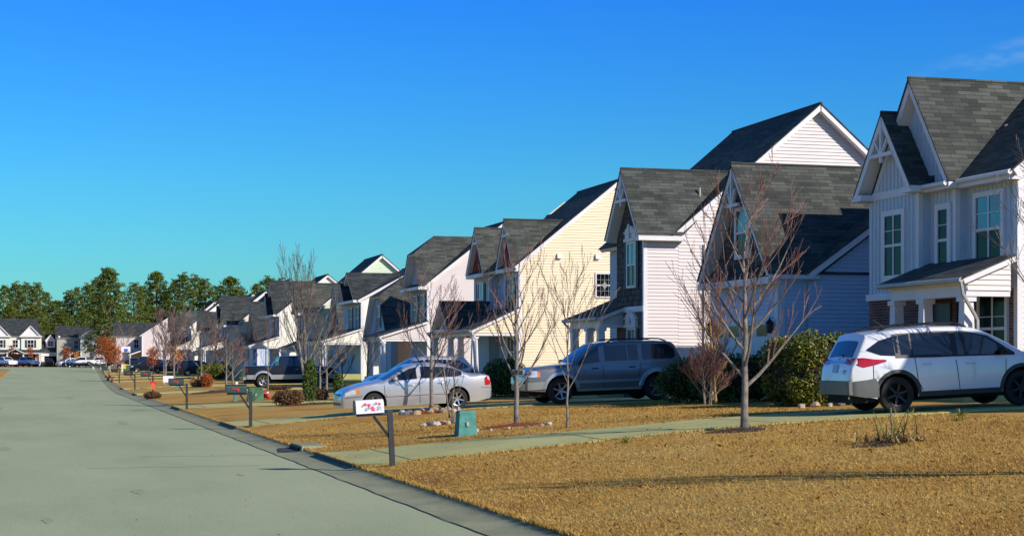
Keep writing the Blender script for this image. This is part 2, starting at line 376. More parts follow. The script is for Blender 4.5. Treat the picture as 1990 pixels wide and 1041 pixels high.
# blades of dry grass on the near lawn (nobody could count them)
def blades(n, seed, x0, x1, y0, y1, name):
    rr = random.Random(seed); mb = MB()
    for _ in range(n):
        u = rr.random(); y = y0+(y1-y0)*u**1.25; x = rr.uniform(x0, x1)
        if 5.9 < x < 24 and not (x < edge(y)+.75):
            nearY = 31.2 if x < 6.3 else 29.75+(.95*max(0, (8.2-x))/2) if x < 8.2 else 29.15
            farY = 35.6 if x < 6.3 else 33.0
            if nearY-.05 < y < farY+.05: continue
            if 48.2 < y < 54: continue
        else: continue
        if rr.random() < .28*(1+math.sin(x*.9+y*.45)*math.sin(y*.7-x*.35)): continue
        z = ground(x, y)-.004; h = rr.uniform(.016, .042); a = rr.uniform(0, 6.28); w_ = rr.uniform(.004, .010)
        dx, dy = math.cos(a)*w_, math.sin(a)*w_; lx, ly = rr.uniform(-.05, .03), rr.uniform(-.04, .04)
        i = len(mb.v); mb.v += [(x-dx, y-dy, z), (x+dx, y+dy, z), (x+lx, y+ly, z+h)]; mb.f.append((i, i+1, i+2))
    for _ in range(26000):        # ragged rim over the kerb and along the drives
        k = rr.random(); y = 12+60*k*k
        if rr.random() < .62: x = edge(y)+.76+abs(rr.gauss(0, .05))-.05
        else:
            x = rr.uniform(6.4, 17); y = rr.choice([29.72+max(0, 8.2-x)*.55-max(0, min(1, (x-8.2)/4.3))*.5, 33.0+max(0, 9-x)*.55, 48.95+max(0, 8.5-x)*.26-max(0, x-8.5)*.1, 53.05])+rr.choice([-1, 1])*abs(rr.gauss(0, .04))
        z = ground(x, y)-.004; h = rr.uniform(.03, .085); a = rr.uniform(0, 6.28); w_ = rr.uniform(.005, .011)
        dx, dy = math.cos(a)*w_, math.sin(a)*w_; lx, ly = rr.uniform(-.05, .03), rr.uniform(-.04, .04)
        i = len(mb.v); mb.v += [(x-dx, y-dy, z), (x+dx, y+dy, z), (x+lx, y+ly, z+h)]; mb.f.append((i, i+1, i+2))
    return tag(mb.build(name, ramp_mat('grass_blades', [(.3, (.33, .185, .038)), (.5, (.44, .265, .062)), (.7, (.55, .365, .11))], 2.2, bump=0, fine=.2), uv=False, org=(0, 0, 0)), kind='stuff',
               label='short dry golden grass blades of the lawns', cat='grass')
blades(300000, 5, 5.9, 17, 9, 46, 'grass')
# ---------------------------------------------------------------- houses (local x runs into the house, y along the street away from us)
def clipz(poly, z0, z1):
    def cut(p, z, keep_above):
        out = []
        for (a, b) in zip(p, p[1:]+p[:1]):
            ia = (a[1] >= z) == keep_above or a[1] == z; ib = (b[1] >= z) == keep_above or b[1] == z
            if ia: out.append(a)
            if ia != ib and abs(b[1]-a[1]) > 1e-9:
                t = (z-a[1])/(b[1]-a[1]); out.append((a[0]+(b[0]-a[0])*t, z))
        return out
    p = cut(poly, z0, True)
    return cut(p, z1, False) if len(p) > 2 else []
FR = {'S': (Vector((1, 0, 0)), Vector((0, -1, 0))), 'W': (Vector((0, -1, 0)), Vector((-1, 0, 0))),
      'N': (Vector((-1, 0, 0)), Vector((0, 1, 0))), 'E': (Vector((0, 1, 0)), Vector((1, 0, 0)))}
def wp(fr, c, s, z, d=0):
    """point on a wall: fr S at y=c with s=x; W at x=c with s=y"""
    if fr in 'SN': return Vector((s, c+(-d if fr == 'S' else d), z))
    return Vector((c+(-d if fr == 'W' else d), s, z))
def wall(par, fr, c, poly, m, style='lap', name='wall', h=.125):
    mb = MB(); flip = fr in 'WN'
    def F(pts): mb.face(pts[::-1] if flip else pts)
    z0 = min(p[1] for p in poly); z1 = max(p[1] for p in poly)
    if style == 'lap':
        n = max(1, round((z1-z0)/h)); hh = (z1-z0)/n
        for i in range(n):
            a, b = z0+i*hh, z0+(i+1)*hh; p = clipz(poly, a, b-1e-5)
            if len(p) < 3: continue
            F([wp(fr, c, s, z, .028*(1-(z-a)/hh)) for s, z in p])
            lo = [s for s, z in p if abs(z-a) < 1e-4]
            if len(lo) > 1: F([wp(fr, c, min(lo), a, 0), wp(fr, c, max(lo), a, 0), wp(fr, c, max(lo), a, .028), wp(fr, c, min(lo), a, .028)])
    else:
        F([wp(fr, c, s, z) for s, z in poly])
        if style == 'batten':
            s0 = min(p[0] for p in poly); s1 = max(p[0] for p in poly); k = s0+.12
            while k < s1-.05:
                # height of the polygon above s=k
                zz = []
                for (a, b) in zip(poly, poly[1:]+poly[:1]):
                    if (a[0]-k)*(b[0]-k) < 0: zz.append(a[1]+(b[1]-a[1])*(k-a[0])/(b[0]-a[0]))
                if len(zz) > 1:
                    A = wp(fr, c, k-.02, min(zz), -.01); B = wp(fr, c, k+.02, max(zz), .018)
                    mb.box((min(A.x, B.x), min(A.y, B.y), A.z), (max(A.x, B.x), max(A.y, B.y), B.z))
                k += .2
    return mb.build(name, m, par)
def pbox(mb, fr, c, s0, s1, z0, z1, d0, d1):
    A = wp(fr, c, s0, z0, d0); B = wp(fr, c, s1, z1, d1)
    mb.box((min(A.x, B.x), min(A.y, B.y), z0), (max(A.x, B.x), max(A.y, B.y), z1))
def window(par, fr, c, s, z, w, h, cols=2, rows_=2, trim=.09, shut=0, crown=False, glass=None, frame=None, name='window', label=None, lower=None):
    """centre s, sill z"""
    frame = frame or WHITE; f = MB(); s0, s1, z1 = s-w/2, s+w/2, z+h
    pbox(f, fr, c, s0-trim, s0, z-trim, z1+trim, .0, .07); pbox(f, fr, c, s1, s1+trim, z-trim, z1+trim, .0, .07)
    pbox(f, fr, c, s0, s1, z1, z1+trim, 0, .068); pbox(f, fr, c, s0, s1, z-trim, z, 0, .085)
    pbox(f, fr, c, s0, s1, z+h/2-.035, z+h/2+.035, .03, .06)
    for i in range(1, cols):
        x = s0+w*i/cols; pbox(f, fr, c, x-.03, x+.03, z, z1, .03, .055)
    for i in range(1, rows_):
        if i*2 <= rows_: continue
        q = z+h*i/rows_; pbox(f, fr, c, s0, s1, q-.010, q+.010, .03, .045)
    o = f.build(name, frame, par)
    if label: o['label'] = label
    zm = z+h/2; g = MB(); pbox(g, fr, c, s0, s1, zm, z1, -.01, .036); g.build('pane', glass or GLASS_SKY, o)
    g = MB(); pbox(g, fr, c, s0, s1, z, zm, -.01, .034); g.build('pane', lower or (glass if glass else GLASS_W), o)  # sky reflection put into the materials: brighter upper pane, near-black lower by default
    if shut:
        for k in (-1, 1):
            b = MB(); a = s+k*(w/2+trim+shut/2+.01); pbox(b, fr, c, a-shut/2, a+shut/2, z-.05, z1+.05, .0, .06)
            for q in range(int(h/.09)):
                pbox(b, fr, c, a-shut/2+.04, a+shut/2-.04, z+.02+q*.09, z+.06+q*.09, .06, .07)
            b.build('shutter', SHUT, par)
    if crown:
        b = MB(); pbox(b, fr, c, s0-.2, s1+.2, z1+trim, z1+trim+.10, 0, .14); pbox(b, fr, c, s0-.14, s1+.14, z1+trim+.10, z1+trim+.30, 0, .10)
        pts = [(s0-.2, 0), (s+0, .26), (s1+.2, 0)]
        for k in range(8):
            t0, t1 = k/8, (k+1)/8; a = s0-.2+(w+.4)*t0; bb = s0-.2+(w+.4)*t1
            q = .24*math.sin(math.pi*(t0+t1)/2); pbox(b, fr, c, a, bb, z1+trim+.30, z1+trim+.32+q, 0, .13)
        pbox(b, fr, c, s-.06, s+.06, z1+trim+.1, z1+trim+.62, .13, .18)
        b.build('window_crown', WHITE, o)
    return o
def slab(mb, pts, t):
    """a roof plane given by its upper corners, thickened downwards"""
    n = (Vector(pts[1])-Vector(pts[0])).cross(Vector(pts[2])-Vector(pts[1])).normalized()
    if n.z < 0: pts = pts[::-1]; n = -n
    zm = max(p[2] for p in pts)
    lo = [Vector(p)-(Vector((0, 0, t/n.z)) if n.z < .9 and zm-p[2] < .03 else n*t) for p in pts]; mb.hexa(lo, [Vector(p) for p in pts])
def roof_planes(par, planes, m=None, name='roof', under=WHITE, tt=.035, tu=.17):
    a = MB(); b = MB()
    for pts in planes:
        pts = [Vector(p) for p in pts]; slab(a, pts, tt)
        n = (pts[1]-pts[0]).cross(pts[2]-pts[1]).normalized()
        if n.z < 0: n = -n
        cen = sum(pts, Vector())/len(pts); low = []
        for p in pts:
            q = p-(Vector((0, 0, (tt+.002)/n.z)) if n.z < .9 and max(k.z for k in pts)-p.z < .03 else n*(tt+.002)); v = cen-q; v -= n*v.dot(n); low.append(q+v.normalized()*.045)
        slab(b, low, tu)
    o = a.build(name, m or SHINGLE, par); b.build('fascia', under, o); return o
def ridge_cap(par, p, q, m=None):
    mb = MB(); mb.tube([p, q], .05, 5); mb.build('ridge_cap', m or SHINGLE, par)
def roofX(par, x0, xe, xr, yc, hw, ze, zr, m=None, both=True, under=WHITE):
    P = [[(x0, yc-hw, ze), (xe, yc-hw, ze), (xr, yc, zr), (x0, yc, zr)]]
    if both: P.append([(x0, yc+hw, ze), (xe, yc+hw, ze), (xr, yc, zr), (x0, yc, zr)])
    o = roof_planes(par, P, m, under=under); ridge_cap(o, (x0, yc, zr+.0), (xr, yc, zr+.0), m); return o
def roofY(par, y0, y1, xf, xr, xb, ze, zr, zb, m=None, under=WHITE):
    o = roof_planes(par, [[(xf, y0, ze), (xf, y1, ze), (xr, y1, zr), (xr, y0, zr)], [(xb, y0, zb), (xb, y1, zb), (xr, y1, zr), (xr, y0, zr)]], m, under=under)
    ridge_cap(o, (xr, y0, zr), (xr, y1, zr), m); return o
def bracket(par, x, yc, z, w, h, m=None):
    """white king-post truss in the peak of a front gable: z is its tie beam"""
    b = MB(); t = .045
    b.box((x-t, yc-w/2, z), (x+t, yc+w/2, z+.10)); b.box((x-t*.9, yc-.045, z-.15), (x+t*.9, yc+.045, z+h))
    for s in (-1, 1):
        b.hexa([(x-t*.8, yc+s*.05-.04, z+.08), (x+t*.8, yc+s*.05-.04, z+.08), (x+t*.8, yc+s*.05+.04, z+.08), (x-t*.8, yc+s*.05+.04, z+.08)],
               [(x-t*.8, yc+s*w*.27-.04, z+h*.48), (x+t*.8, yc+s*w*.27-.04, z+h*.48), (x+t*.8, yc+s*w*.27+.04, z+h*.48), (x-t*.8, yc+s*w*.27+.04, z+h*.48)])
    b.build('gable_bracket', m or WHITE, par)
def column(par, x, y, z0, z1, w0=.34, w1=.24, m=None):
    b = MB(); a = w0/2; c = w1/2; z9 = z1-.12
    b.hexa([(x-a, y-a, z0), (x+a, y-a, z0), (x+a, y+a, z0), (x-a, y+a, z0)], [(x-c, y-c, z9), (x+c, y-c, z9), (x+c, y+c, z9), (x-c, y+c, z9)])
    b.box((x-c-.05, y-c-.05, z9), (x+c+.05, y+c+.05, z1)); b.build('porch_column', m or WHITE, par)
def gutter(par, a, b, m=None, down=None):
    mb = MB(); a, b = Vector(a), Vector(b); mb.tube([a, b], .065, 6); o = mb.build('gutter', m or WHITE, par)
    if down:
        mb = MB(); mb.tube(down, .045, 6); mb.build('downspout', m or WHITE, o)
def corner(par, x, y, z0, z1, sx=-1, sy=-1, w=.11, m=None):
    mb = MB(); e = .03
    mb.box((min(x, x-sx*w) if 0 else (x-e if sx < 0 else x-w), (y-e if sy < 0 else y-w), z0), ((x+w if sx < 0 else x+e), (y+w if sy < 0 else y+e), z1))
    mb.build('corner_board', m or WHITE, par)
def body(par, x0, x1, y0, y1, z0, z1, mats, front=None, style='lap', faces='SWNE'):
    """plain walls of a volume, mats: side siding; front: front material, style"""
    for f in faces:
        c = {'S': y0, 'N': y1, 'W': x0, 'E': x1}[f]; s0, s1 = (x0, x1) if f in 'SN' else (y0, y1)
        st, mm = style, mats
        if f == 'W' and front: mm, st = front
        if f in 'NE': st = 'flat'
        wall(par, f, c, [(s0, z0), (s1, z0), (s1, z1), (s0, z1)], mm, st)
def garage_door(par, x, yc, z, w, h):
    b = MB(); pbox(b, 'W', x, yc-w/2, yc+w/2, z, z+h, 0, .03)
    for i in range(4):
        for j in range(4):
            a = yc-w/2+w*(j+.1)/4; q = z+h*(i+.12)/4
            if i < 3: pbox(b, 'W', x, a, a+w*.2, q, q+h*.19, .03, .042)
    o = b.build('garage_door', WHITE, par)
    g = MB()
    for j in range(4):
        a = yc-w/2+w*(j+.14)/4; pbox(g, 'W', x, a, a+w*.18, z+h*.79, z+h*.94, .03, .036)
    g.build('door_lights', GLASS, o)
    t = MB(); pbox(t, 'W', x, yc-w/2-.12, yc-w/2, z, z+h+.12, 0, .05); pbox(t, 'W', x, yc+w/2, yc+w/2+.12, z, z+h+.12, 0, .05); pbox(t, 'W', x, yc-w/2, yc+w/2, z+h, z+h+.12, 0, .05)
    t.build('door_trim', WHITE, o)
def sconce(par, x, y, z):
    b = MB(); b.lathe([(0, .02), (0, .07), (.05, .09), (.28, .11), (.30, .14), (.42, .03), (.48, .015)], (x-.16, y, z), 'z', 8); b.box((x-.16, y-.02, z+.1), (x, y+.02, z+.16)); b.box((x-.02, y-.06, z-.02), (x, y+.06, z+.3))
    b.build('wall_lamp', BLACK, par)
def porch(par, xf, xw, y0, y1, zf, zb, ze, zw, cols, side, m=None, gut=WHITE, capcol=WHITE, roofmat=None, ov=.35, floor=True):
    """shed porch: beam from zb to ze at x=xf, roof up to zw on the wall xw; y0 is the near end with a sided triangle"""
    r = roof_planes(par, [[(xf-ov, y0-.25, ze-(zw-ze)/(xw-xf)*ov), (xf-ov, y1+.25, ze-(zw-ze)/(xw-xf)*ov), (xw, y1+.25, zw), (xw, y0-.25, zw)]], roofmat or SHINGLE, tu=.13, name='porch_roof')
    b = MB(); b.box((xf-.12, y0, zb), (xf+.12, y1, ze-.12)); b.box((xf+.12, y0, zb), (xw, y0+.2, zb+.14)); b.box((xf+.12, y1-.2, zb), (xw, y1, zb+.14)); b.build('porch_beam', WHITE, par)
    wall(par, 'S', y0-.005, [(xf-.1, zb+.14), (xw, zb+.14), (xw, zw-.22), (xf-.1, ze-.2)], side, 'lap', 'porch_gable')
    for y in cols: column(par, xf, y, zf, zb, m=capcol)
    if floor:
        b = MB(); b.box((xf-.25, y0-.1, zf-1.2), (xw+.0, y1+.1, zf)); b.build('porch_floor', CONC, par)
    return r
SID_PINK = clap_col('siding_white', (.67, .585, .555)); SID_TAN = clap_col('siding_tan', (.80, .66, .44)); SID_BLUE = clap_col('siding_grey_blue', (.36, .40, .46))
SID_GREEN = clap_col('siding_pale_green', (.62, .70, .50)); SID_CREAM = clap_col('siding_cream', (.84, .80, .66)); SID_GREY = clap_col('siding_light_grey', (.50, .52, .50))  # the light grey is one even tone, mainly on street-facing walls
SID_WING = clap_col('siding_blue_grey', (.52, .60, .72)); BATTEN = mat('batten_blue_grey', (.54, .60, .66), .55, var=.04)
def house(name, label, X, Y, gz=1.0, cat='house', rz=0, lift=0):
    o = thing(name, label, cat, (X, Y, gz+lift), rz); ORG[o.name] = Vector((0, 0, gz)); return o
G0 = .7   # walls start under the lawn
# ================= house 1: grey board and batten front, at the right edge
h = house('board_batten_house', 'grey board and batten house with nested steep gables and a garage wing, rightmost', 22.0, 35.6, 1.1)
wall(h, 'W', .6, [(0, 3.78), (2.3, 3.78), (2.3, 6.55), (0, 6.55)], BATTEN, 'batten')
wall(h, 'W', .6, [(0, G0), (2.3, G0), (2.3, 3.78), (0, 3.78)], BRICK, 'flat', 'brick_wall')
wall(h, 'W', .3, [(2.3, 3.78), (3.6, 3.78), (3.6, 6.5), (5.9, 6.5), (4.1, 9.05), (2.3, 6.55)], BATTEN, 'batten', 'gable_wall')
wall(h, 'W', .3, [(2.3, G0), (3.6, G0), (3.6, 3.78), (2.3, 3.78)], BRICK, 'flat', 'brick_wall')
wall(h, 'S', 2.3, [(.3, 3.78), (.6, 3.78), (.6, 6.55), (.3, 6.55)], BATTEN, 'flat')
wall(h, 'W', 0, [(3.6, 3.78), (6.3, 3.78), (6.3, 6.5), (4.95, 8.3), (3.6, 6.5)], BATTEN, 'batten', 'gable_wall')
wall(h, 'W', 0, [(3.6, G0), (6.3, G0), (6.3, 3.70), (3.6, 3.70)], BRICK, 'flat', 'brick_wall')
wall(h, 'S', 3.6, [(0, 3.78), (.3, 3.78), (.3, 6.55), (0, 6.55)], BATTEN, 'flat'); wall(h, 'S', 3.6, [(0, G0), (.3, G0), (.3, 3.78), (0, 3.78)], BRICK, 'flat', 'brick_wall')
wall(h, 'S', 0, [(.6, G0), (13, G0), (13, 6.5), (6.3, 11.3), (.6, 6.6)], SID_PINK, 'lap')
wall(h, 'N', 6.3, [(0, G0), (13, G0), (13, 6.5), (0, 6.5)], SID_WING, 'flat'); wall(h, 'E', 13, [(0, G0), (6.3, G0), (6.3, 6.5), (0, 6.5)], SID_PINK, 'flat')
corner(h, .6, 0, G0, 6.45, w=.13); corner(h, .3, 2.3, 3.8, 6.45, w=.10); corner(h, 0, 3.6, 3.8, 6.45, w=.10)
b = MB(); b.box((-.05, 3.5, 3.66), (.03, 6.4, 3.84)); b.build('trim_band', WHITE, h); b = MB(); b.box((-.04, 3.5, 6.36), (.03, 6.4, 6.56)); b.build('trim_band', WHITE, h)
window(h, 'W', .6, 1.22, 4.45, 1.12, 1.62, 2, 4, trim=.13); window(h, 'W', .3, 2.86, 4.32, .46, 1.55, 1, 4, trim=.16, glass=GLASS_W); window(h, 'W', 0, 4.88, 4.30, .92, 1.58, 2, 4, trim=.15, glass=GLASS_W)
roofX(h, -.05, .30, 7.0, 4.1, 2.02, 6.53, 9.39); 
roofX(h, -.38, .29, .29, 4.95, 1.62, 6.46, 8.6)
roofY(h, -.35, 3.6, .22, 6.3, 12.6, 6.55, 11.5, 6.55)
r = roofX(h, 5.9, 14, 14, 6.4, 3.9, 6.6, 10.3, under=WHITE)  # unseen rear block, added to throw its shadow on the garage wing roof
roofX(h, 2.4, 9, 9, 8.0, 2.1, 6.6, 8.85); wall(h, 'W', 2.65, [(6.3, G0), (9.9, G0), (9.9, 6.7), (8.0, 8.6), (6.3, 6.8)], SID_WING, 'flat')  # hidden lower ridge, added to level the shadow edge on the wing roof
wall(h, 'W', 6.3, [(6.3, G0), (9.9, G0), (9.9, 6.7), (6.4, 10.2), (6.3, 8)], SID_PINK, 'flat'); wall(h, 'N', 9.9, [(6.3, G0), (14, G0), (14, 6.6), (6.3, 6.6)], SID_PINK, 'flat')
bracket(h, -.36, 4.95, 7.42, 1.25, .95)
# boxed eave returns and little pent roofs at the feet of the small gable
for (ya, yb) in ((3.32, 3.85), (6.05, 6.6)):
    b = MB(); b.box((-.38, ya, 6.36), (.30, yb, 6.52)); b.build('eave_return', WHITE, h)
    b = MB(); b.hexa([(-.36, ya+.02, 6.523), (.3, ya+.02, 6.523), (.3, yb-.02, 6.523), (-.36, yb-.02, 6.523)], [(-.05, ya+.02, 6.53), (.3, ya+.02, 6.8), (.3, yb-.02, 6.8), (-.05, yb-.02, 6.53)]); b.build('return_roof', SHINGLE_B, h)
b = MB(); b.box((.24, -.2, 6.34), (.62, 2.25, 6.5)); b.box((-.02, 2.1, 6.34), (.3, 3.35, 6.5)); b.build('eave_box', WHITE, h)
gutter(h, (.2, -.3, 6.5), (.2, 2.1, 6.5)); gutter(h, (-.08, 2.15, 6.47), (-.08, 3.4, 6.47))
porch(h, -.75, .3, -.15, 3.5, 1.45, 3.56, 4.13, 4.55, [.05, 1.95, 3.4], SID_PINK, gut=GUTTER, ov=.35)
for o in h.children:
    if o.name.startswith('porch_column'): o.scale = (1, 1, 1)
gutter(h, (-1.12, -.35, 3.93), (-1.12, 3.7, 3.93), GUTTER, down=[(-1.1, -.3, 3.88), (-1.05, -.3, 3.6), (-.72, -.24, 3.15), (-.62, -.22, 3.0), (-.60, -.22, 1.6)])
window(h, 'W', .6, 1.05, 1.95, 1.15, 1.75, 2, 3, trim=.1, glass=GLASS_W, label='white framed double window behind the porch posts')
b = MB(); pbox(b, 'W', .3, 2.5, 3.4, 1.45, 3.5, 0, .05); o = b.build('front_door', mat('door_paint', (.05, .03, .03), .4), h)
b = MB(); b.lathe([(0, .03), (.03, .035), (.06, .02)], (.24, 2.6, 2.4), 'z', 8); b.build('handle', GUTTER, o)
def garage_wing(h, gz, rm, detail, ox, oy, ze=4.72, zr=8.78, hw=3.05):
    """steep shake gabled garage wing; ox, oy shift it inside the house"""
    wx = 1.4+ox; y0, y1 = -5.75+oy, -.05+oy; yc = (y0+y1)/2; k = hw-.2; y0, y1 = yc-k, yc+k; s_ = (zr-ze)/hw
    wall(h, 'W', wx, [(y0, G0), (y1, G0), (y1, ze-.15), (y0, ze-.15)], SID_WING, 'lap')
    wall(h, 'W', wx, [(y0+.1, ze-.2), (y1-.1, ze-.2), (yc, zr-.42)], SHAKE, 'flat', 'gable_wall')
    wall(h, 'S', y0, [(wx, G0), (wx+9.6, G0), (wx+9.6, ze), (wx, ze)], SID_WING, 'lap')
    wall(h, 'N', y1, [(wx, G0), (wx+9.6, G0), (wx+9.6, ze), (wx, ze)], SID_WING, 'flat')
    wall(h, 'E', wx+9.6, [(y0, G0), (y1, G0), (y1, ze), (yc, zr-.4), (y0, ze)], SID_WING, 'flat')
    corner(h, wx, y0, G0, ze-.1, w=.2)
    roofX(h, wx-.4, wx+9.8, wx+9.8, yc, hw, ze, zr, rm)
    bracket(h, wx-.37, yc, zr-1.35, 1.05, 1.15)
    b = MB(); b.box((wx-.4, y0-.2, ze-.3), (wx-.02, y1+.1, ze-.1)); b.build('gable_band', WHITE, h)
    b = MB(); b.hexa([(wx-.38, y0-.1, ze-.095), (wx, y0-.1, ze-.095), (wx, y1-.05, ze-.095), (wx-.38, y1-.05, ze-.095)], [(wx-.04, y0+.3, ze+.33), (wx, y0+.3, ze+.33), (wx, y1-.5, ze+.33), (wx-.04, y1-.5, ze+.33)]); b.build('pent_roof', SHINGLE_B, h)
    window(h, 'W', wx, yc-.05, ze+.7, .85, 1.35, 1, 1, trim=.13)
    garage_door(h, wx, yc+.1, gz, min(4.3, 2*k-.9), 2.25)
    if detail: sconce(h, wx, yc+k-.3, gz+1.85); sconce(h, wx, yc-k+.25, gz+1.85)
    gutter(h, (wx-.4, y0-.28, ze-.12), (wx+1.2, y0-.28, ze-.12))
    a = wx+.9; top = ze+2.5; c_ = a+3.4
    wall(h, 'S', y0-.12, [(a, ze-.3), (c_, top-.35), (2*c_-a, ze-.3)], SID_WING, 'lap', 'gable_wall')
    wall(h, 'S', y0-.12, [(a, G0), (2*c_-a, G0), (2*c_-a, ze-.3), (a, ze-.3)], SID_WING, 'lap', 'wall')
    roof_planes(h, [[(a-.15, y0-.4, ze), (a-.15, y0+.1, ze), (c_, y0+1.9, top), (c_, y0-.4, top)], [(2*c_-a+.15, y0-.4, ze), (2*c_-a+.15, y0+.1, ze), (c_, y0+1.9, top), (c_, y0-.4, top)]], rm)
garage_wing(h, 1.0, SHINGLE, True, -2.3, 15.7, 4.6, 8.1, 2.78)
h1 = h
# ================= house 2
def gable_tri(par, fr, c, s0, s1, z0, ze, zr, m, style='lap', sc=None):
    sc = (s0+s1)/2 if sc is None else sc
    wall(par, fr, c, [(s0, z0), (s1, z0), (s1, ze), (sc, zr), (s0, ze)], m, style, 'gable_wall' if z0 > 3 else 'wall')
def wing_house(X, Y, gz, lift, name, label, sid, frontm, near=True, porchside=SID_PINK, detail=True, roofm=None, gablecol=None, mirror=False, winglen=7.0):
    rm = roofm or SHINGLE
    h = house(name, label, X, Y, gz, lift=lift)
    # main two-storey volume
    wall(h, 'S', 0, [(.2, G0), (11, G0), (11, 6.7), (5.6, 11.15), (.2, 6.6)], gablecol or sid, 'lap')
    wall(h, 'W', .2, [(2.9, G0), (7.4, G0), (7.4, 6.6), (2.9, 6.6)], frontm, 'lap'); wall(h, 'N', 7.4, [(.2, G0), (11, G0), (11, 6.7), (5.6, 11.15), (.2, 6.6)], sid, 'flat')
    wall(h, 'E', 11, [(0, G0), (7.4, G0), (7.4, 6.7), (0, 6.7)], sid, 'flat')
    roofY(h, -.38, 7.75, -.2, 5.6, 11.4, 6.48, 11.38, 6.48, rm)
    # projecting front gable bay
    wall(h, 'W', -1.1, [(0, 3.98), (2.9, 3.98), (2.9, 6.5), (1.45, 8.35), (0, 6.5)], SHAKE, 'flat', 'gable_wall')
    wall(h, 'W', -1.1, [(0, G0), (2.9, G0), (2.9, 3.8), (0, 3.8)], BRICK, 'flat', 'brick_wall')
    wall(h, 'S', 0.0, [(-1.1, G0), (.2, G0), (.2, 6.6), (-1.1, 6.6)], sid, 'lap'); wall(h, 'N', 2.9, [(-1.1, G0), (.2, G0), (.2, 6.6), (-1.1, 6.6)], sid, 'flat')
    b = MB(); b.box((-1.15, -.02, 3.79), (-1.07, 2.93, 3.99)); b.build('trim_band', WHITE, h)
    corner(h, -1.1, 0, G0, 6.4); 
    roofX(h, -1.5, .25, 3.2, 1.4, 1.82, 6.5, 8.98, rm)
    bracket(h, -1.47, 1.4, 7.75, 1.15, 1.0)
    b = MB(); b.box((-1.45, -.40, 6.28), (.35, -.02, 6.44)); b.build('eave_return', WHITE, h)
    window(h, 'W', -1.1, 1.2, 4.75, .82, 1.5, 2, 2, shut=.22, crown=True); window(h, 'W', -1.1, 1.2, 2.0, .8, 1.15, 2, 2, shut=.22, crown=True)
    # porch beyond the bay
    porch(h, -1.9, -1.1, 2.2, 5.7, 1.15, 3.25, 3.75, 4.05, [2.4, 3.7, 5.5], sid, m=rm, floor=True, ov=.3)
    roof_planes(h, [[(-1.15, 2.9, 4.03), (-1.15, 6.0, 4.03), (.2, 6.0, 4.6), (.2, 2.9, 4.6)]], rm)
    gutter(h, (-2.22, 1.95, 3.56), (-2.22, 6.0, 3.56), GUTTER, down=[(-2.2, 5.95, 3.5), (-1.95, 5.8, 3.2), (-1.9, 5.75, 1.3)])
    if near: garage_wing(h, gz, rm, detail, 0, 0)
    return h
h2 = wing_house(22.0, 56.6, .9, 0, 'gabled_house', 'white sided house with a cedar shake front gable over brick, second from the right', SID_PINK, SID_GREY, near=False)
def roof_vent(par, x, y, z, r_=.05, hh=.35, m=None):
    b = MB(); b.tube([(x, y, z-.2), (x, y, z+hh)], r_, 8); b.build('vent_pipe', m or GUTTER, par)
roof_vent(h1, 2.1, 2.9, 7.75); roof_vent(h1, 3.3, 3.3, 8.25, .04, .3)
roof_vent(h2, 7.5, 6.5, 9.9); roof_vent(h2, 1.3, .7, 8.05, .04, .25)
b = MB(); b.box((3.9, -.16, 2.0), (4.2, -.02, 2.5)); b.tube([(4.05, -.08, 2.5), (4.05, -.08, 4.6)], .025, 6); b.build('electric_meter', GUTTER, h2)
b = MB(); b.box((1.15, -.10, 1.0), (1.21, -.03, 6.2)); b.build('downspout', WHITE, h2)
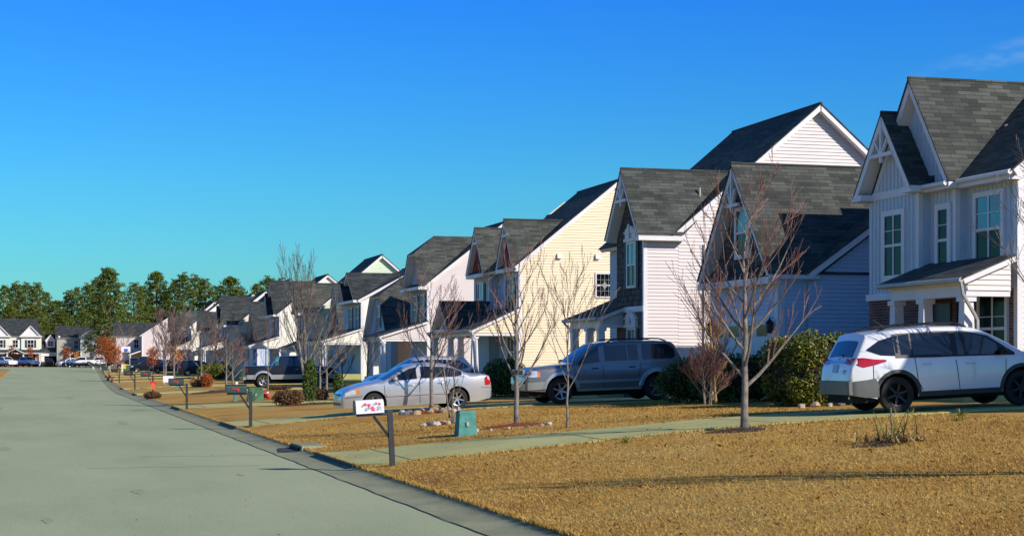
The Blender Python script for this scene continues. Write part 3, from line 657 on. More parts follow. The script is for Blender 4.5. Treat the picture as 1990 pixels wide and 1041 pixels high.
# ================= house 3: tan, twin red gables
def twin_gable_house(X, Y, gz, lift, name, label, sid, redm, rm=None):
    rm = rm or SHINGLE
    h = house(name, label, X, Y, gz, lift=lift)
    wall(h, 'S', 0, [(.0, G0), (9.8, G0), (9.8, 6.55), (4.9, 10.35), (0, 6.5)], sid, 'lap')
    wall(h, 'N', 8.4, [(.0, G0), (9.8, G0), (9.8, 6.55), (4.9, 10.35), (0, 6.5)], sid, 'flat')
    wall(h, 'E', 9.8, [(0, G0), (8.4, G0), (8.4, 6.5), (0, 6.5)], sid, 'flat')
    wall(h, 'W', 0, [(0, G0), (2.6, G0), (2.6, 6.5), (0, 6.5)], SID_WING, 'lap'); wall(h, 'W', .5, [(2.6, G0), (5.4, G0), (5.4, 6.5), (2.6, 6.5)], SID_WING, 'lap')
    wall(h, 'W', -.0, [(5.4, G0), (8.4, G0), (8.4, 6.5), (5.4, 6.5)], SID_GREY, 'lap'); wall(h, 'S', 5.4, [(0, G0), (.5, G0), (.5, 6.5), (0, 6.5)], SID_WING, 'lap')
    roofY(h, -.3, 6.1, -.35, 4.85, 10.1, 6.42, 10.62, 6.42, rm)
    roofY(h, 6.1, 8.7, -.35, 4.0, 9.2, 6.42, 9.6, 6.42, rm)
    for (a, b_, zr, xe) in ((0, 2.7, 8.75, 2.9), (5.3, 8.5, 8.75, 2.9)):
        c = (a+b_)/2; hw = (b_-a)/2+.2
        roofX(h, -.40, -.2, xe, c, hw, 6.42, zr, rm)
        wall(h, 'W', -.12, [(a+.1, 6.5), (b_-.1, 6.5), (c, zr-.42)], redm, 'flat', 'gable_wall')
        b = MB(); b.box((-.39, a-.1, 6.22), (.02, b_+.1, 6.40)); b.build('eave_return', WHITE, h)
        b = MB(); b.box((-.37, c-.5, zr-.85), (-.32, c+.5, zr-.73)); b.build('collar_trim', WHITE, h)
    corner(h, 0, 0, G0, 6.3); corner(h, 0, 5.4, 3.5, 6.3, w=.09)
    for s in (1.3, 6.9): window(h, 'W', 0, s, 4.4, .95, 1.5, 2, 2, shut=.3)
    # porch with a small gable
    porch(h, -2.1, 0, .0, 8.4, 1.25, 3.2, 3.6, 4.55, [.25, 2.9, 4.9, 8.2], sid, ov=.3)
    gutter(h, (-2.42, -.2, 3.42), (-2.42, 8.6, 3.42), GUTTER, down=[(-2.4, 8.5, 3.4), (-2.2, 8.45, 3.1), (-2.15, 8.42, 1.3)])
    b = MB(); b.tube([(-2.38, -.15, 3.38), (-2.3, -.1, 3.3), (-2.08, .0, 3.0), (-2.02, .02, 1.3)], .05, 6); b.build('downspout', WHITE, h)
    roofX(h, -2.6, -1.2, .0, 5.3, 1.7, 3.62, 4.95, rm)
    wall(h, 'W', -2.2, [(4.0, 3.55), (6.6, 3.55), (5.3, 4.7)], SID_GREY, 'lap', 'gable_wall')
    b = MB(); b.box((-2.52, 3.8, 3.45), (-2.42, 6.8, 3.58)); b.build('collar_trim', WHITE, h)
    window(h, 'W', 0, 1.3, 1.75, 1.1, 1.4, 2, 2, glass=GLASS_W); window(h, 'W', .5, 3.6, 1.4, .9, 2.0, 1, 4, glass=GLASS_W)
    window(h, 'S', 0, 4.2, 5.08, .80, 1.06, 1, 1, trim=.06, glass=GLASS_W, label='square leaded window high in the tan side wall') if sid is SID_TAN else None
    return h
h3 = twin_gable_house(22.0, 76.4, .8, 0, 'twin_gable_house', 'tan sided house with two dark red shingled front gables and a small gabled porch', SID_TAN, SHAKE_RED)
# leaded pattern of the side window, two wall vents
b = MB()
for i in range(1, 4): b.box((3.8+.8*i/4-.006, -.065, 5.08), (3.8+.8*i/4+.006, -.04, 6.14)); b.box((3.8, -.066, 5.08+1.06*i/4-.006), (4.6, -.041, 5.08+1.06*i/4+.006))
for a in range(8):
    t = a*math.pi/4; l = .24 if a % 2 == 0 else .15; c_, s_ = math.cos(t), math.sin(t); q = .035
    b.hexa([(4.2, -.082, 5.61), (4.2+c_*l*.5-s_*q, -.082, 5.61+s_*l*.5+c_*q), (4.2+c_*l, -.082, 5.61+s_*l), (4.2+c_*l*.5+s_*q, -.082, 5.61+s_*l*.5-c_*q)],
           [(4.2, -.078, 5.61), (4.2+c_*l*.5-s_*q, -.078, 5.61+s_*l*.5+c_*q), (4.2+c_*l, -.078, 5.61+s_*l), (4.2+c_*l*.5+s_*q, -.078, 5.61+s_*l*.5-c_*q)])
b.build('leading', LEAD, h3)
for s_ in (1.95, 3.85):
    b = MB(); b.hexa([(s_-.11, -.16, 6.85), (s_+.11, -.16, 6.85), (s_+.11, 0, 6.85), (s_-.11, 0, 6.85)], [(s_-.11, -.10, 7.07), (s_+.11, -.10, 7.07), (s_+.11, 0, 7.07), (s_-.11, 0, 7.07)]); b.build('wall_vent', WHITE, h3)
# ================= house 4 type: cross gable front, clipped garage wing on the far side
def clipped_main(h, sid, rm, mw=4.5):
    """narrow two storey front with a clipped gable and a small gable sliver"""
    yc, hw, ze, zc, zr = mw/2, mw/2+.35, 6.35, 8.3, 9.4
    k = hw*(1-(zc-ze)/(zr-ze)); P = []
    for s_ in (-1, 1): P.append([(-.5, yc+s_*hw, ze), (-.2, yc+s_*hw, ze), (4.0, yc, zr), (.9, yc, zr), (-.5, yc+s_*k, zc)])
    P.append([(-.5, yc-k, zc), (-.5, yc+k, zc), (.9, yc, zr)]); roof_planes(h, P, rm, tu=.14)
    wall(h, 'W', -.02, [(.1, 6.5), (mw-.1, 6.5), (yc+k, zc-.15), (yc-k, zc-.15)], SID_BLUE, 'flat', 'gable_wall')
    b = MB(); b.box((-.6, -.3, 6.12), (.02, mw+.3, 6.3)); b.build('eave_return', WHITE, h)
def far_wing_house(X, Y, gz, lift, name, label, sid, rm=None, wing=True, rd=0, mw=7.0):
    rm = rm or SHINGLE
    h = house(name, label, X, Y, gz, lift=lift)
    wall(h, 'S', 0, [(0, G0), (9, G0), (9, 6.5), (4.5, 9.9-rd), (0, 6.4)], sid, 'lap')
    wall(h, 'N', mw, [(0, G0), (9, G0), (9, 6.5), (4.5, 9.9-rd), (0, 6.4)], sid, 'flat'); wall(h, 'E', 9, [(0, G0), (mw, G0), (mw, 6.5), (0, 6.5)], sid, 'flat')
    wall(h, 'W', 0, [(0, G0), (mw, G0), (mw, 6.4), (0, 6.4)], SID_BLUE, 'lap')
    roofY(h, -.3, mw+.3, -.35, 4.5, 9.3, 6.3, 10.1-rd, 6.3, rm)
    if mw < 6: clipped_main(h, sid, rm, mw)
    else:
        roofX(h, -.5, -.2, 4.2, 3.3, 3.0, 6.35, 9.55-rd, rm); wall(h, 'W', -.02, [(.5, 6.5), (6.1, 6.5), (3.3, 9.2-rd)], SID_BLUE, 'flat', 'gable_wall')
        roofX(h, -.75, -.2, 1.5, 4.6, 1.5, 6.35, 8.4-rd*.5, rm)
        b = MB(); b.box((-.62, -.2, 6.12), (.02, 6.2, 6.3)); b.build('eave_return', WHITE, h)
    corner(h, 0, 0, G0, 6.2, w=.2)
    for s in ((1.1, 3.1) if mw < 6 else (1.2, 3.9)): window(h, 'W', 0, s, 4.3, .9, 1.5, 2, 4, shut=.3, frame=WHITE, glass=GLASS_W)
    porch(h, -2.6, 0, .0, mw-.2, 1.1, 3.15, 3.55, 4.35, [.2, mw/2, mw-.5], sid, ov=.3)
    b = MB(); b.tube([(-2.9, -.2, 3.4), (-2.75, -.15, 3.25), (-2.55, -.05, 3.0), (-2.5, -.05, 1.3)], .05, 6); b.build('downspout', WHITE, h)
    if wing:
        y0, y1 = 8.3, 15.9; yc = 12.1
        wall(h, 'W', -.4, [(y0, G0), (y1, G0), (y1-.1, 3.4), (yc+1.4, 6.1), (yc-1.4, 6.1), (y0+.1, 3.4)], SID_BLUE, 'lap')
        wall(h, 'N', y1, [(-.4, G0), (9, G0), (9, 3.6), (-.4, 3.6)], sid, 'flat'); wall(h, 'S', y0, [(-.4, G0), (0, G0), (0, 3.6), (-.4, 3.6)], sid, 'lap')
        x0 = -.75; P = []
        a, b_, c_, d_ = 0, 0, 0, 0
        P.append([(x0, y0-.2, 3.4), (9, y0-.2, 3.4), (9, yc-1.5, 6.15), (x0, yc-1.5, 6.15)]); P.append([(x0, yc-1.5, 6.15), (9, yc-1.5, 6.15), (9, yc, 7.75), (1.6, yc, 7.75)])
        P.append([(x0, y1+.2, 3.4), (9, y1+.2, 3.4), (9, yc+1.5, 6.15), (x0, yc+1.5, 6.15)]); P.append([(x0, yc+1.5, 6.15), (9, yc+1.5, 6.15), (9, yc, 7.75), (1.6, yc, 7.75)])
        P.append([(x0, yc-1.5, 6.15), (x0, yc+1.5, 6.15), (1.6, yc, 7.75)])
        roof_planes(h, P, rm, tu=.14)
        wall(h, 'W', 5.0, [(mw, G0), (y0, G0), (y0, 6.0), (mw, 6.0)], sid, 'lap'); roof_planes(h, [[(4.7, mw, 6.0), (4.7, y0+1, 6.0), (8.8, y0+1, 7.7), (8.8, mw, 7.7)]], rm)
        window(h, 'W', -.4, yc, 4.2, .8, 1.3, 2, 2, shut=.25); garage_door(h, -.4, yc, gz, 4.4, 2.2)
    return h
h4 = far_wing_house(22.0, 95.5, .65, 0, 'white_house', 'white sided house with a clipped garage wing, just left of the tan house', SID_PINK, mw=4.5)
h5 = far_wing_house(22.4, 118.0, .6, 0, 'pale_house', 'pale house with dark clipped roof and low eaves, in front of the pale green gable', SID_CREAM, SHINGLE_B, wing=False, rd=1.2)
h6 = wing_house(22.6, 139.5, .6, -.5, 'green_gable_house', 'grey roofed house with a pale green gable end in mid row', SID_GREY, SID_GREY, gablecol=SID_GREEN, detail=False)
h7 = far_wing_house(22.2, 157.5, .5, 0, 'grey_house', 'low grey house with white posted porch just left of the tall bare tree', SID_CREAM, SHINGLE_B, wing=False)
h8 = wing_house(20.9, 180.0, .45, -.7, 'hidden_wing_house', 'house with a grey garage wing and black shaded roof, behind the black pickup truck', SID_TAN, SID_GREY, detail=False, roofm=SHINGLE_B)
h9 = far_wing_house(22.0, 199.5, .45, .1, 'curved_porch_house', 'white house whose porch roof sweeps up beside the garage wing', SID_CREAM, SHINGLE_B, wing=False)
h10 = wing_house(22.4, 223.0, .4, -.6, 'yellow_gable_house', 'cream yellow clipped gable house with a large grey roof among the pines', SID_TAN, SID_GREY, detail=False, roofm=SHINGLE_B)
h11 = twin_gable_house(22.0, 245.0, .4, .4, 'dark_roof_house', 'dark roofed house behind the reddish bare trees', SID_CREAM, SHAKE)
h12 = wing_house(22.4, 272.0, .4, .0, 'far_wing_house', 'far grey roofed house with a small white gable peak in front of the pines', SID_PINK, SID_GREY, detail=False, roofm=SHINGLE_B)
# ---------------------------------------------------------------- vehicles: x forward, y left, z up, origin on the ground under the middle
TYRE = mat('tyre_rubber', (.014, .014, .015), .8, bump=.2); CHROME = mat('alloy', (.62, .62, .63), .28, metal=.9, var=0)
RED_L = mat('tail_light_red', (.48, .008, .006), .2, coat=.6, var=.2, scale=14); AMBER = mat('amber_lens', (.85, .22, .02), .15, coat=1, var=0)
LENS = mat('head_lamp', (.75, .78, .80), .08, metal=.3, coat=1, var=.15, scale=12); PLATE = mat('plate', (.35, .45, .6), .4)
LINER = mat('underbody', (.008, .008, .008), .9, var=0)
def paint(name, c, metal=.0, rough=.28): return mat(name, c, rough, metal=metal, var=.02, coat=.9 if max(c) > .1 else .12, spec=.5 if max(c) > .1 else .25)
class Car:
    def __init__(s, name, label, cat, L, W, top, belt, axles, tr, m, rock=.27, tumble=.33, group=None, taper=.10, rad=.09, crown=.05, ends=(.38, .38), arch=.06, hub=CHROME, far=False, lower=None):
        s.L, s.W, s.top, s.beltp, s.ax, s.tr, s.rock, s.tum, s.taper, s.rad, s.crown, s.ends, s.arch = L, W, top, belt, axles, tr, rock, tumble, taper, rad, crown, ends, arch
        s.root = thing(name, label, cat, group=group); s.m = m; s.far = far
        n = 60 if far else 150
        xs = set([p[0] for p in top]+[-L/2+L*i/n for i in range(n+1)])
        for a in axles:
            for i in range(25): xs.add(a+(tr+arch)*math.cos(math.pi*i/24))
        xs = sorted(x for x in xs if -L/2 <= x <= L/2)
        s.xs = [x for i, x in enumerate(xs) if i == 0 or x-xs[i-1] > 1e-4]
        s.body(); s.wheels(hub, lower)
    def ip(s, P, x):
        if x <= P[0][0]: return P[0][1]
        for (a, b), (c, d) in zip(P, P[1:]):
            if x <= c: return b+(d-b)*(x-a)/(c-a)
        return P[-1][1]
    def T(s, x): return s.ip(s.top, x)
    def B(s, x): return s.ip(s.beltp, x)
    def hw(s, x):
        t = min(1, abs(x)/(s.L/2)); a = s.W/2*(1-s.taper*max(0, (t-.55)/.45)**2.2)
        return a*(1-.10*max(0, (t-.965)/.035)**2)
    def low(s, x):
        z = s.rock
        for e, a in ((1, s.L/2), (-1, -s.L/2)):
            q = (x*e-(s.L/2-.55))/.55
            if q > 0: z = s.rock+(s.ends[0 if e > 0 else 1]-s.rock)*q
        for a in s.ax:
            d = abs(x-a); r = s.tr+s.arch
            if d < r: z = max(z, s.tr+math.sqrt(r*r-d*d))
        return min(z, s.T(x)-.06)
    def Y(s, x, z):
        w_ = s.hw(x); t = s.T(x); b = min(s.B(x), t)
        if z <= b: y = w_-.045*max(0, (.62-z)/.4)**2-.05*max(0, (z-.72)/.45)**2
        else: y = w_-.05*max(0, (b-.72)/.45)**2-.012-s.tum*(z-b)
        q = (t-z)/s.rad
        if q < 1: q = max(0, q); y -= s.rad*(1-math.sqrt(max(0, 1-(1-q)**2)))
        return y
    def sect(s, x):
        t = s.T(x); lo = s.low(x); b = min(s.B(x), t-s.rad*.99); b = max(b, lo+.01); P = []
        for i in range(8): z = lo+(b-lo)*i/8; P.append((s.Y(x, z), z))
        e = max(b+.0001, t-s.rad)
        for i in range(5): z = b+(e-b)*i/5; P.append((s.Y(x, z), z))
        for i in range(5): a = math.pi/2*i/4; z = e+(t-e)*math.sin(a); P.append((s.Y(x, z), z))
        yt = P[-1][0]; 
        for i in range(1, 6): y = yt*(1-i/5); P.append((y, t+s.crown*(1-(y/yt)**2)*min(1, yt)))
        return P
    def body(s):
        mb = MB(); n = None
        for x in s.xs:
            P = s.sect(x); ring = [(x, y, z) for y, z in P]+[(x, -y, z) for y, z in P[:-1][::-1]]; n = len(ring); mb.v += ring
        for i in range(len(s.xs)-1):
            for j in range(n-1): a = i*n+j; mb.f.append((a, a+n, a+n+1, a+1))
        mb.f.append(tuple(range(n))[::-1]) ; k = (len(s.xs)-1)*n; mb.f.append(tuple(range(k, k+n)))
        s.bodyo = mb.build('body', s.m, s.root, smooth=32)
        b = MB(); y = s.W/2-.27; b.box((-s.L/2+.12, -y, .22), (s.L/2-.12, y, .62)); b.build('underbody', LINER, s.root)
        for a in s.ax:   # wheel housings
            r = s.tr+s.arch-.004
            for sg in (-1, 1):
                b = MB()
                y0, y1 = sorted((sg*(s.W/2-.32), sg*(s.W/2-.05)))
                pr = [(r*math.cos(math.pi*k/12), r*math.sin(math.pi*k/12)) for k in range(13)]
                for (c, d), (e, f) in zip(pr, pr[1:]): b.face([(a+c, y0, s.tr+d), (a+c, y1, s.tr+d), (a+e, y1, s.tr+f), (a+e, y0, s.tr+f)])
                yy = sg*(s.W/2-.32); b.face([(a+c, yy, s.tr+d) for c, d in pr])
                b.build('wheel_housing', LINER, s.root)
    def wheels(s, hub, lower):
        r = s.tr
        for a in s.ax:
            for sg in (1, -1):
                yo = sg*(s.W/2-.035); w_ = .22
                t = MB(); pr = [(0, r*.62), (.02, r*.66), (.012, r*.80), (.02, r*.93), (.05, r*.985), (.11, r), (.17, r*.985), (.21, r*.9), (.22, r*.62)]
                t.lathe([(-sg*q, k) for q, k in pr], (a, yo, r), 'y', 32, True); tw = t.build('wheel', TYRE, s.root, smooth=40)
                h = MB(); R0 = r*.66
                h.lathe([(-sg*.012, R0), (-sg*.02, R0*.90), (-sg*.05, R0*.86), (-sg*.10, R0*.82)], (a, yo, r), 'y', 24)
                h.lathe([(-sg*.045, .001), (-sg*.03, R0*.12), (-sg*.045, R0*.22), (-sg*.07, R0*.24)], (a, yo, r), 'y', 16)
                ns = s.__dict__.get('spokes', 6)
                for k in range(ns):
                    th = 2*math.pi*k/ns+.3; c_, s_ = math.cos(th), math.sin(th); wi, wo = R0*.13, R0*.10
                    def q(rad, off, dy): return (a+c_*rad-s_*off, yo-sg*dy, r+s_*rad+c_*off)
                    h.hexa([q(R0*.15, -wi, .075), q(R0*.9, -wo, .06), q(R0*.9, wo, .06), q(R0*.15, wi, .075)], [q(R0*.15, -wi*.8, .035), q(R0*.9, -wo*.8, .022), q(R0*.9, wo*.8, .022), q(R0*.15, wi*.8, .035)])
                h.build('rim', hub, tw, smooth=35)
                d = MB(); d.lathe([(-sg*.11, .001), (-sg*.11, R0*.85)], (a, yo, r), 'y', 20); d.build('brake_disc', LINER, tw)
    def panel(s, name, cols, m, off=.006, nr=5, parent=None, label=None, sides=(1, -1), thick=True):
        """side panel: cols = [(x, z0, z1)...] mapped on the flank, both sides or one"""
        out = None
        dense = []
        for (a, b) in zip(cols, cols[1:]):
            k = max(1, int(abs(b[0]-a[0])/.08))
            for i in range(k): t = i/k; dense.append(tuple(a[q]+(b[q]-a[q])*t for q in range(3)))
        dense.append(cols[-1])
        for sg in sides:
            mb = MB(); n = nr+1
            for (x, z0, z1) in dense:
                for i in range(n): z = z0+(z1-z0)*i/nr; mb.v.append((x, sg*(s.Y(x, z)+off), z))
            N = len(mb.v)
            if thick:
                for (x, z0, z1) in dense:
                    for i in range(n): z = z0+(z1-z0)*i/nr; mb.v.append((x, sg*(s.Y(x, z)-.01), z))
            c = len(dense)
            for i in range(c-1):
                for j in range(nr):
                    a = i*n+j; f = (a, a+n, a+n+1, a+1); mb.f.append(f if sg < 0 else f[::-1])
            if thick:
                loop = [i*n for i in range(c)]+[(c-1)*n+j for j in range(1, n)]+[i*n+nr for i in range(c-2, -1, -1)]+[j for j in range(nr-1, 0, -1)]
                for p, q in zip(loop, loop[1:]+loop[:1]): mb.f.append((p, q, q+N, p+N))
            out = mb.build(name, m, parent or s.root, smooth=40)
            if label: out['label'] = label
        return out
    def across(s, name, xa, xb, f0, f1, m, off=.008, label=None, inset=None, n=10):
        """patch on the top surface (bonnet, screens, tail) between stations, f = fraction of half width"""
        mb = MB(); K = 8; xs = [xa+(xb-xa)*i/n for i in range(n+1)]
        for i, x in enumerate(xs):
            t = s.T(x); e = .01; sl = (s.T(x+e)-s.T(x-e))/(2*e); l = math.hypot(1, sl); nx, nz = -sl/l, 1/l
            yt = s.Y(x, t)
            if inset: g = inset(i/n)
            else: g = 1
            for j in range(K+1):
                y = yt*(f0+(f1-f0)*j/K)*g; z = t+s.crown*(1-(y/yt)**2)*min(1, yt); mb.v.append((x+nx*off, y, z+nz*off))
        for i in range(n):
            for j in range(K): a = i*(K+1)+j; mb.f.append((a, a+K+1, a+K+2, a+1))
        o = mb.build(name, m, s.root, smooth=40)
        if label: o['label'] = label
        return o
    def seam(s, x0, z0, x1, z1, w_=.008, sides=(1, -1)):
        if abs(x1-x0) < abs(z1-z0):
            for sg in sides:
                mb = MB(); K = 8
                for i in range(K+1):
                    z = z0+(z1-z0)*i/K; x = x0+(x1-x0)*i/K
                    for d in (-w_, w_): mb.v.append((x+d, sg*(s.Y(x+d, z)+.0025), z))
                for i in range(K): a = 2*i; mb.f.append((a, a+1, a+3, a+2))
                mb.build('door_seam', BLACK, s.root)
        else: s.panel('side_moulding', [(x0, z0-w_, z0+w_), (x1, z1-w_, z1+w_)], BLACK, .004, 1)
    def handle(s, x, z, m=None, l=.2):
        for sg in (1, -1):
            y = sg*(s.Y(x, z)+.018); mb = MB(); mb.tube([(x-l/2, y-sg*.02, z), (x-l*.35, y, z), (x+l*.35, y, z), (x+l/2, y-sg*.02, z)], .016, 8); mb.build('door_handle', m or s.m, s.root, smooth=50)
    def mirror(s, x, z, m=None):
        for sg in (1, -1):
            y = s.Y(x, z); mb = MB()
            pr = [(-.07, .02), (-.05, .07), (.0, .09), (.06, .07), (.09, .02)]
            i0 = len(mb.v)
            for (dx, r_) in pr:
                for k in range(10): t = 2*math.pi*k/10; mb.v.append((x+dx, sg*(y+.13+math.cos(t)*r_*1.25), z+.03+math.sin(t)*r_*.85))
            for i in range(4):
                for k in range(10): a = i*10+k; b_ = i*10+(k+1) % 10; mb.f.append((a, b_, b_+10, a+10))
            mb.f.append(tuple(range(9, -1, -1))); mb.f.append(tuple(range(40, 50)))
            mb.tube([(x+.02, sg*(y-.01), z-.02), (x+.01, sg*(y+.08), z+.0)], .022, 6)
            mb.build('mirror', m or s.m, s.root, smooth=50)
    def flare(s, a, m, w_=.09, off=.03, z0=None, sides=(1, -1)):
        for sg in sides:
            mb = MB(); r0 = s.tr+s.arch-.005; K = 24; zb = z0 if z0 is not None else s.tr*.8
            for i in range(K+1):
                th = math.pi*i/K
                for (rr, o_) in ((r0, -.02), (r0, off), (r0+w_*.7, off*.9), (r0+w_, .001)):
                    x = a+rr*math.cos(th); z = max(zb, s.tr+rr*math.sin(th)); x_ = max(-s.L/2, min(s.L/2, x)); mb.v.append((x_, sg*(s.Y(x_, min(z, s.T(x_)-.02))+o_), z))
            for i in range(K):
                for j in range(3): q = i*4+j; mb.f.append((q, q+4, q+5, q+1))
            mb.build('wheel_arch', m, s.root, smooth=40)
    def rails(s, xa, xb, f=.86, m=None, h=.06):
        for sg in (1, -1):
            P = []
            for i in range(9):
                x = xa+(xb-xa)*i/8; y = s.Y(x, s.T(x))*f+.02; P.append((x, sg*y, s.T(x)+s.crown*.2+(h if 0 < i < 8 else .0)))
            mb = MB(); mb.tube(P, .022, 6); mb.build('roof_rail', m or BLACK, s.root, smooth=40)
    def place(s, X, Y, rz, z=None, tilt=True):
        z = ground(X, Y) if z is None else z
        c = math.cos(rz); s_ = math.sin(rz); dx = 1.4
        zf, zr = ground(X+c*dx, Y+s_*dx), ground(X-c*dx, Y-s_*dx)
        pitch = math.atan2(zf-zr, 2*dx) if tilt else 0
        s.root.location = (X, Y, (zf+zr)/2+.035 if tilt else z+.035); s.root.rotation_euler = (0, -pitch, rz)
WP = paint('white_paint', (.78, .78, .79)); SP = paint('silver_paint', (.56, .56, .58), .55, .3); GP = paint('grey_paint', (.20, .20, .195), .5, .34)
BP = paint('black_paint', (.012, .013, .016)); NP = paint('navy_paint', (.015, .03, .11)); DSP = paint('pewter_paint', (.42, .42, .40), .5, .32)
BUMP = mat('bumper_grey', (.13, .135, .13), .5, bump=.1)
CLAD = mat('dark_cladding', (.035, .037, .04), .55, bump=.1)
# --- white crossover in the first driveway
top = [(-2.285, .62), (-2.27, .74), (-2.20, .98), (-2.11, 1.12), (-1.90, 1.50), (-1.86, 1.575), (-1.70, 1.605), (-1.2, 1.645), (-.5, 1.67), (.1, 1.655), (.45, 1.61), (.75, 1.49), (1.1, 1.30), (1.42, 1.10), (1.6, 1.065), (1.9, 1.0), (2.12, .88), (2.24, .70), (2.285, .55)]
c = Car('crossover', 'white crossover with black wheels parked in front of the board and batten house', 'car', 4.57, 1.85, top, [(-2.3, 1.12), (-1.5, 1.10), (.2, 1.04), (1.4, 1.0), (2.3, .9)], (-1.305, 1.355), .365, WP, rock=.30, tumble=.30, ends=(.30, .40), hub=BLACK, taper=.15)
c.panel('side_cladding', [(-.87, .30, .40), (.92, .30, .40)], CLAD, .01, 2); 
for a in (-1.305, 1.355): c.flare(a, CLAD, .075, .012, .33)
for sg in (1, -1):
    c.panel('bumper_cladding', [(-2.275, .40, .60), (-2.2, .38, .66), (-1.95, .33, .68), (-1.76, .33, .70), (-1.70, .33, .58)], BUMP, .012, 4, sides=(sg,))
c.panel('window', [(-1.88, 1.26, 1.28), (-1.62, 1.15, 1.44), (-1.30, 1.12, 1.52), (-1.22, 1.12, 1.53)], GLASS, .012)
c.panel('window_trim', [(-1.32, 1.085, 1.56), (-.4, 1.06, 1.585), (.2, 1.05, 1.56), (.7, 1.04, 1.44), (1.02, 1.035, 1.22), (1.22, 1.03, 1.08)], BLACK, .012)
c.panel('window', [(-1.20, 1.12, 1.53), (-.98, 1.11, 1.55)], GLASS, .017); c.panel('window', [(-.94, 1.11, 1.55), (-.12, 1.09, 1.555)], GLASS, .017)
c.panel('window', [(.0, 1.09, 1.55), (.35, 1.08, 1.50), (.66, 1.07, 1.40), (.86, 1.07, 1.27)], GLASS, .017)
c.across('windshield', .52, 1.36, -.93, .93, GLASS); c.across('rear_window', -2.11, -1.94, -.86, .86, GLASS, .012)
c.panel('taillight', [(-2.17, 1.0, 1.115), (-1.98, .93, 1.12), (-1.75, .97, 1.08), (-1.52, 1.03, 1.06)], RED_L, .014, 4)
c.across('taillight', -2.195, -2.14, .60, .99, RED_L, .014); c.across('taillight', -2.195, -2.14, -.99, -.60, RED_L, .014)
c.across('license_plate', -2.252, -2.205, -.20, .20, PLATE, .012); c.across('tailgate_trim', -2.19, -2.165, -.58, .58, CHROME, .016)

bm = MB(); q = [(-.80, -2.285), (-.72, -2.31), (-.4, -2.325), (0, -2.33), (.4, -2.325), (.72, -2.31), (.80, -2.285)]
for (ya, xa), (yb, xb) in zip(q, q[1:]): bm.hexa([(xa, ya, .40), (-2.2, ya, .40), (-2.2, yb, .40), (xb, yb, .40)][::-1], [(xa, ya, .66), (-2.2, ya, .70), (-2.2, yb, .70), (xb, yb, .66)][::-1])
bm.build('bumper', BUMP, c.root, smooth=40)
c.across('badge', -2.15, -2.125, -.06, .06, CHROME, .014, n=2)
c.across('model_lettering', -2.243, -2.232, -.82, -.62, mat('red_lettering', (.7, .15, .1), .4), .01, n=2); c.across('model_lettering', -2.252, -2.247, -.78, -.66, BLACK, .01, n=2)
c.panel('headlight', [(1.92, .80, .86), (2.1, .74, .86), (2.22, .70, .78)], LENS, .01)
for x in (-.96, 1.16): pass
c.seam(-.92, 1.07, -.88, .62); c.seam(-.06, 1.06, .0, .42); c.seam(.0, .42, .01, .40); c.seam(1.02, 1.02, .98, .42); c.seam(-.88, .62, -.78, .42); c.seam(-1.80, .66, -1.79, 1.0)
c.handle(-.68, .93); c.handle(.25, .91); c.mirror(.92, 1.10, BLACK); c.rails(-1.55, .35)
b = MB(); b.tube([(-1.1, .1, 1.7), (-1.35, .1, 1.86)], .008, 5); b.build('aerial', BLACK, c.root)
b = MB(); b.tube([(-2.2, -.55, .33), (-1.9, -.5, .35)], .035, 8); b.build('exhaust', CHROME, c.root)
b = MB(); b.tube([(-2.24, -.45, 1.13), (-2.12, -.1, 1.20)], .012, 5); b.build('rear_wiper', BLACK, c.root)
c.place(17.90, 31.01, R(-5))
# --- grey sport utility facing the street
top = [(-2.55, .62), (-2.53, .80), (-2.47, 1.12), (-2.22, 1.66), (-2.12, 1.745), (-1.6, 1.79), (-.6, 1.80), (0, 1.785), (.25, 1.74), (.62, 1.50), (1.02, 1.21), (1.12, 1.17), (1.6, 1.13), (2.2, 1.08), (2.40, 1.02), (2.52, .80), (2.55, .60)]
c = Car('sport_utility', 'dark grey sport utility car with chrome wheels facing the street beside the white sided house', 'car', 5.1, 1.93, top, [(-2.6, 1.20), (0, 1.18), (1.2, 1.10), (2.6, 1.0)], (-1.53, 1.50), .395, GP, rock=.38, tumble=.30, ends=(.42, .46), arch=.08, taper=.15)
for a in (-1.53, 1.50): c.flare(a, DSP, .13, .045, .46)
c.panel('running_board', [(-1.0, .36, .43), (1.0, .36, .43)], DSP, .05, 1)
c.panel('side_moulding', [(-.98, .60, .68), (.98, .60, .68)], DSP, .015, 2)
c.panel('bumper', [(-2.52, .42, .66), (-2.05, .42, .66)], CLAD, .03, 2); c.panel('bumper', [(2.02, .46, .68), (2.5, .44, .66)], DSP, .03, 3)
c.panel('window', [(-2.18, 1.30, 1.50), (-2.05, 1.235, 1.66), (-1.9, 1.23, 1.69), (-1.12, 1.22, 1.70)], GLASS, .007)
c.panel('window', [(-.98, 1.22, 1.70), (-.66, 1.21, 1.70)], GLASS, .007); c.panel('window', [(-.62, 1.21, 1.70), (.08, 1.20, 1.69)], GLASS, .007)
c.panel('window', [(.26, 1.20, 1.68), (.5, 1.19, 1.53), (.78, 1.18, 1.34), (.92, 1.18, 1.22)], GLASS, .007)
c.across('windshield', .30, 1.04, -.93, .93, GLASS); c.across('rear_window', -2.44, -2.24, -.88, .88, GLASS, .01)
c.panel('headlight', [(2.20, .82, 1.0), (2.36, .82, 1.02), (2.47, .84, .98)], LENS, .016); c.panel('turn_signal', [(2.13, .82, .96), (2.21, .82, .98)], AMBER, .017)
c.panel('taillight', [(-2.50, .88, 1.02), (-2.42, .84, 1.18)], RED_L, .014)
gl = MB()
for y0 in (-.5, .03): 
    for z0 in (.74, .90): gl.box((2.50, y0, z0), (2.565, y0+.47, z0+.12))
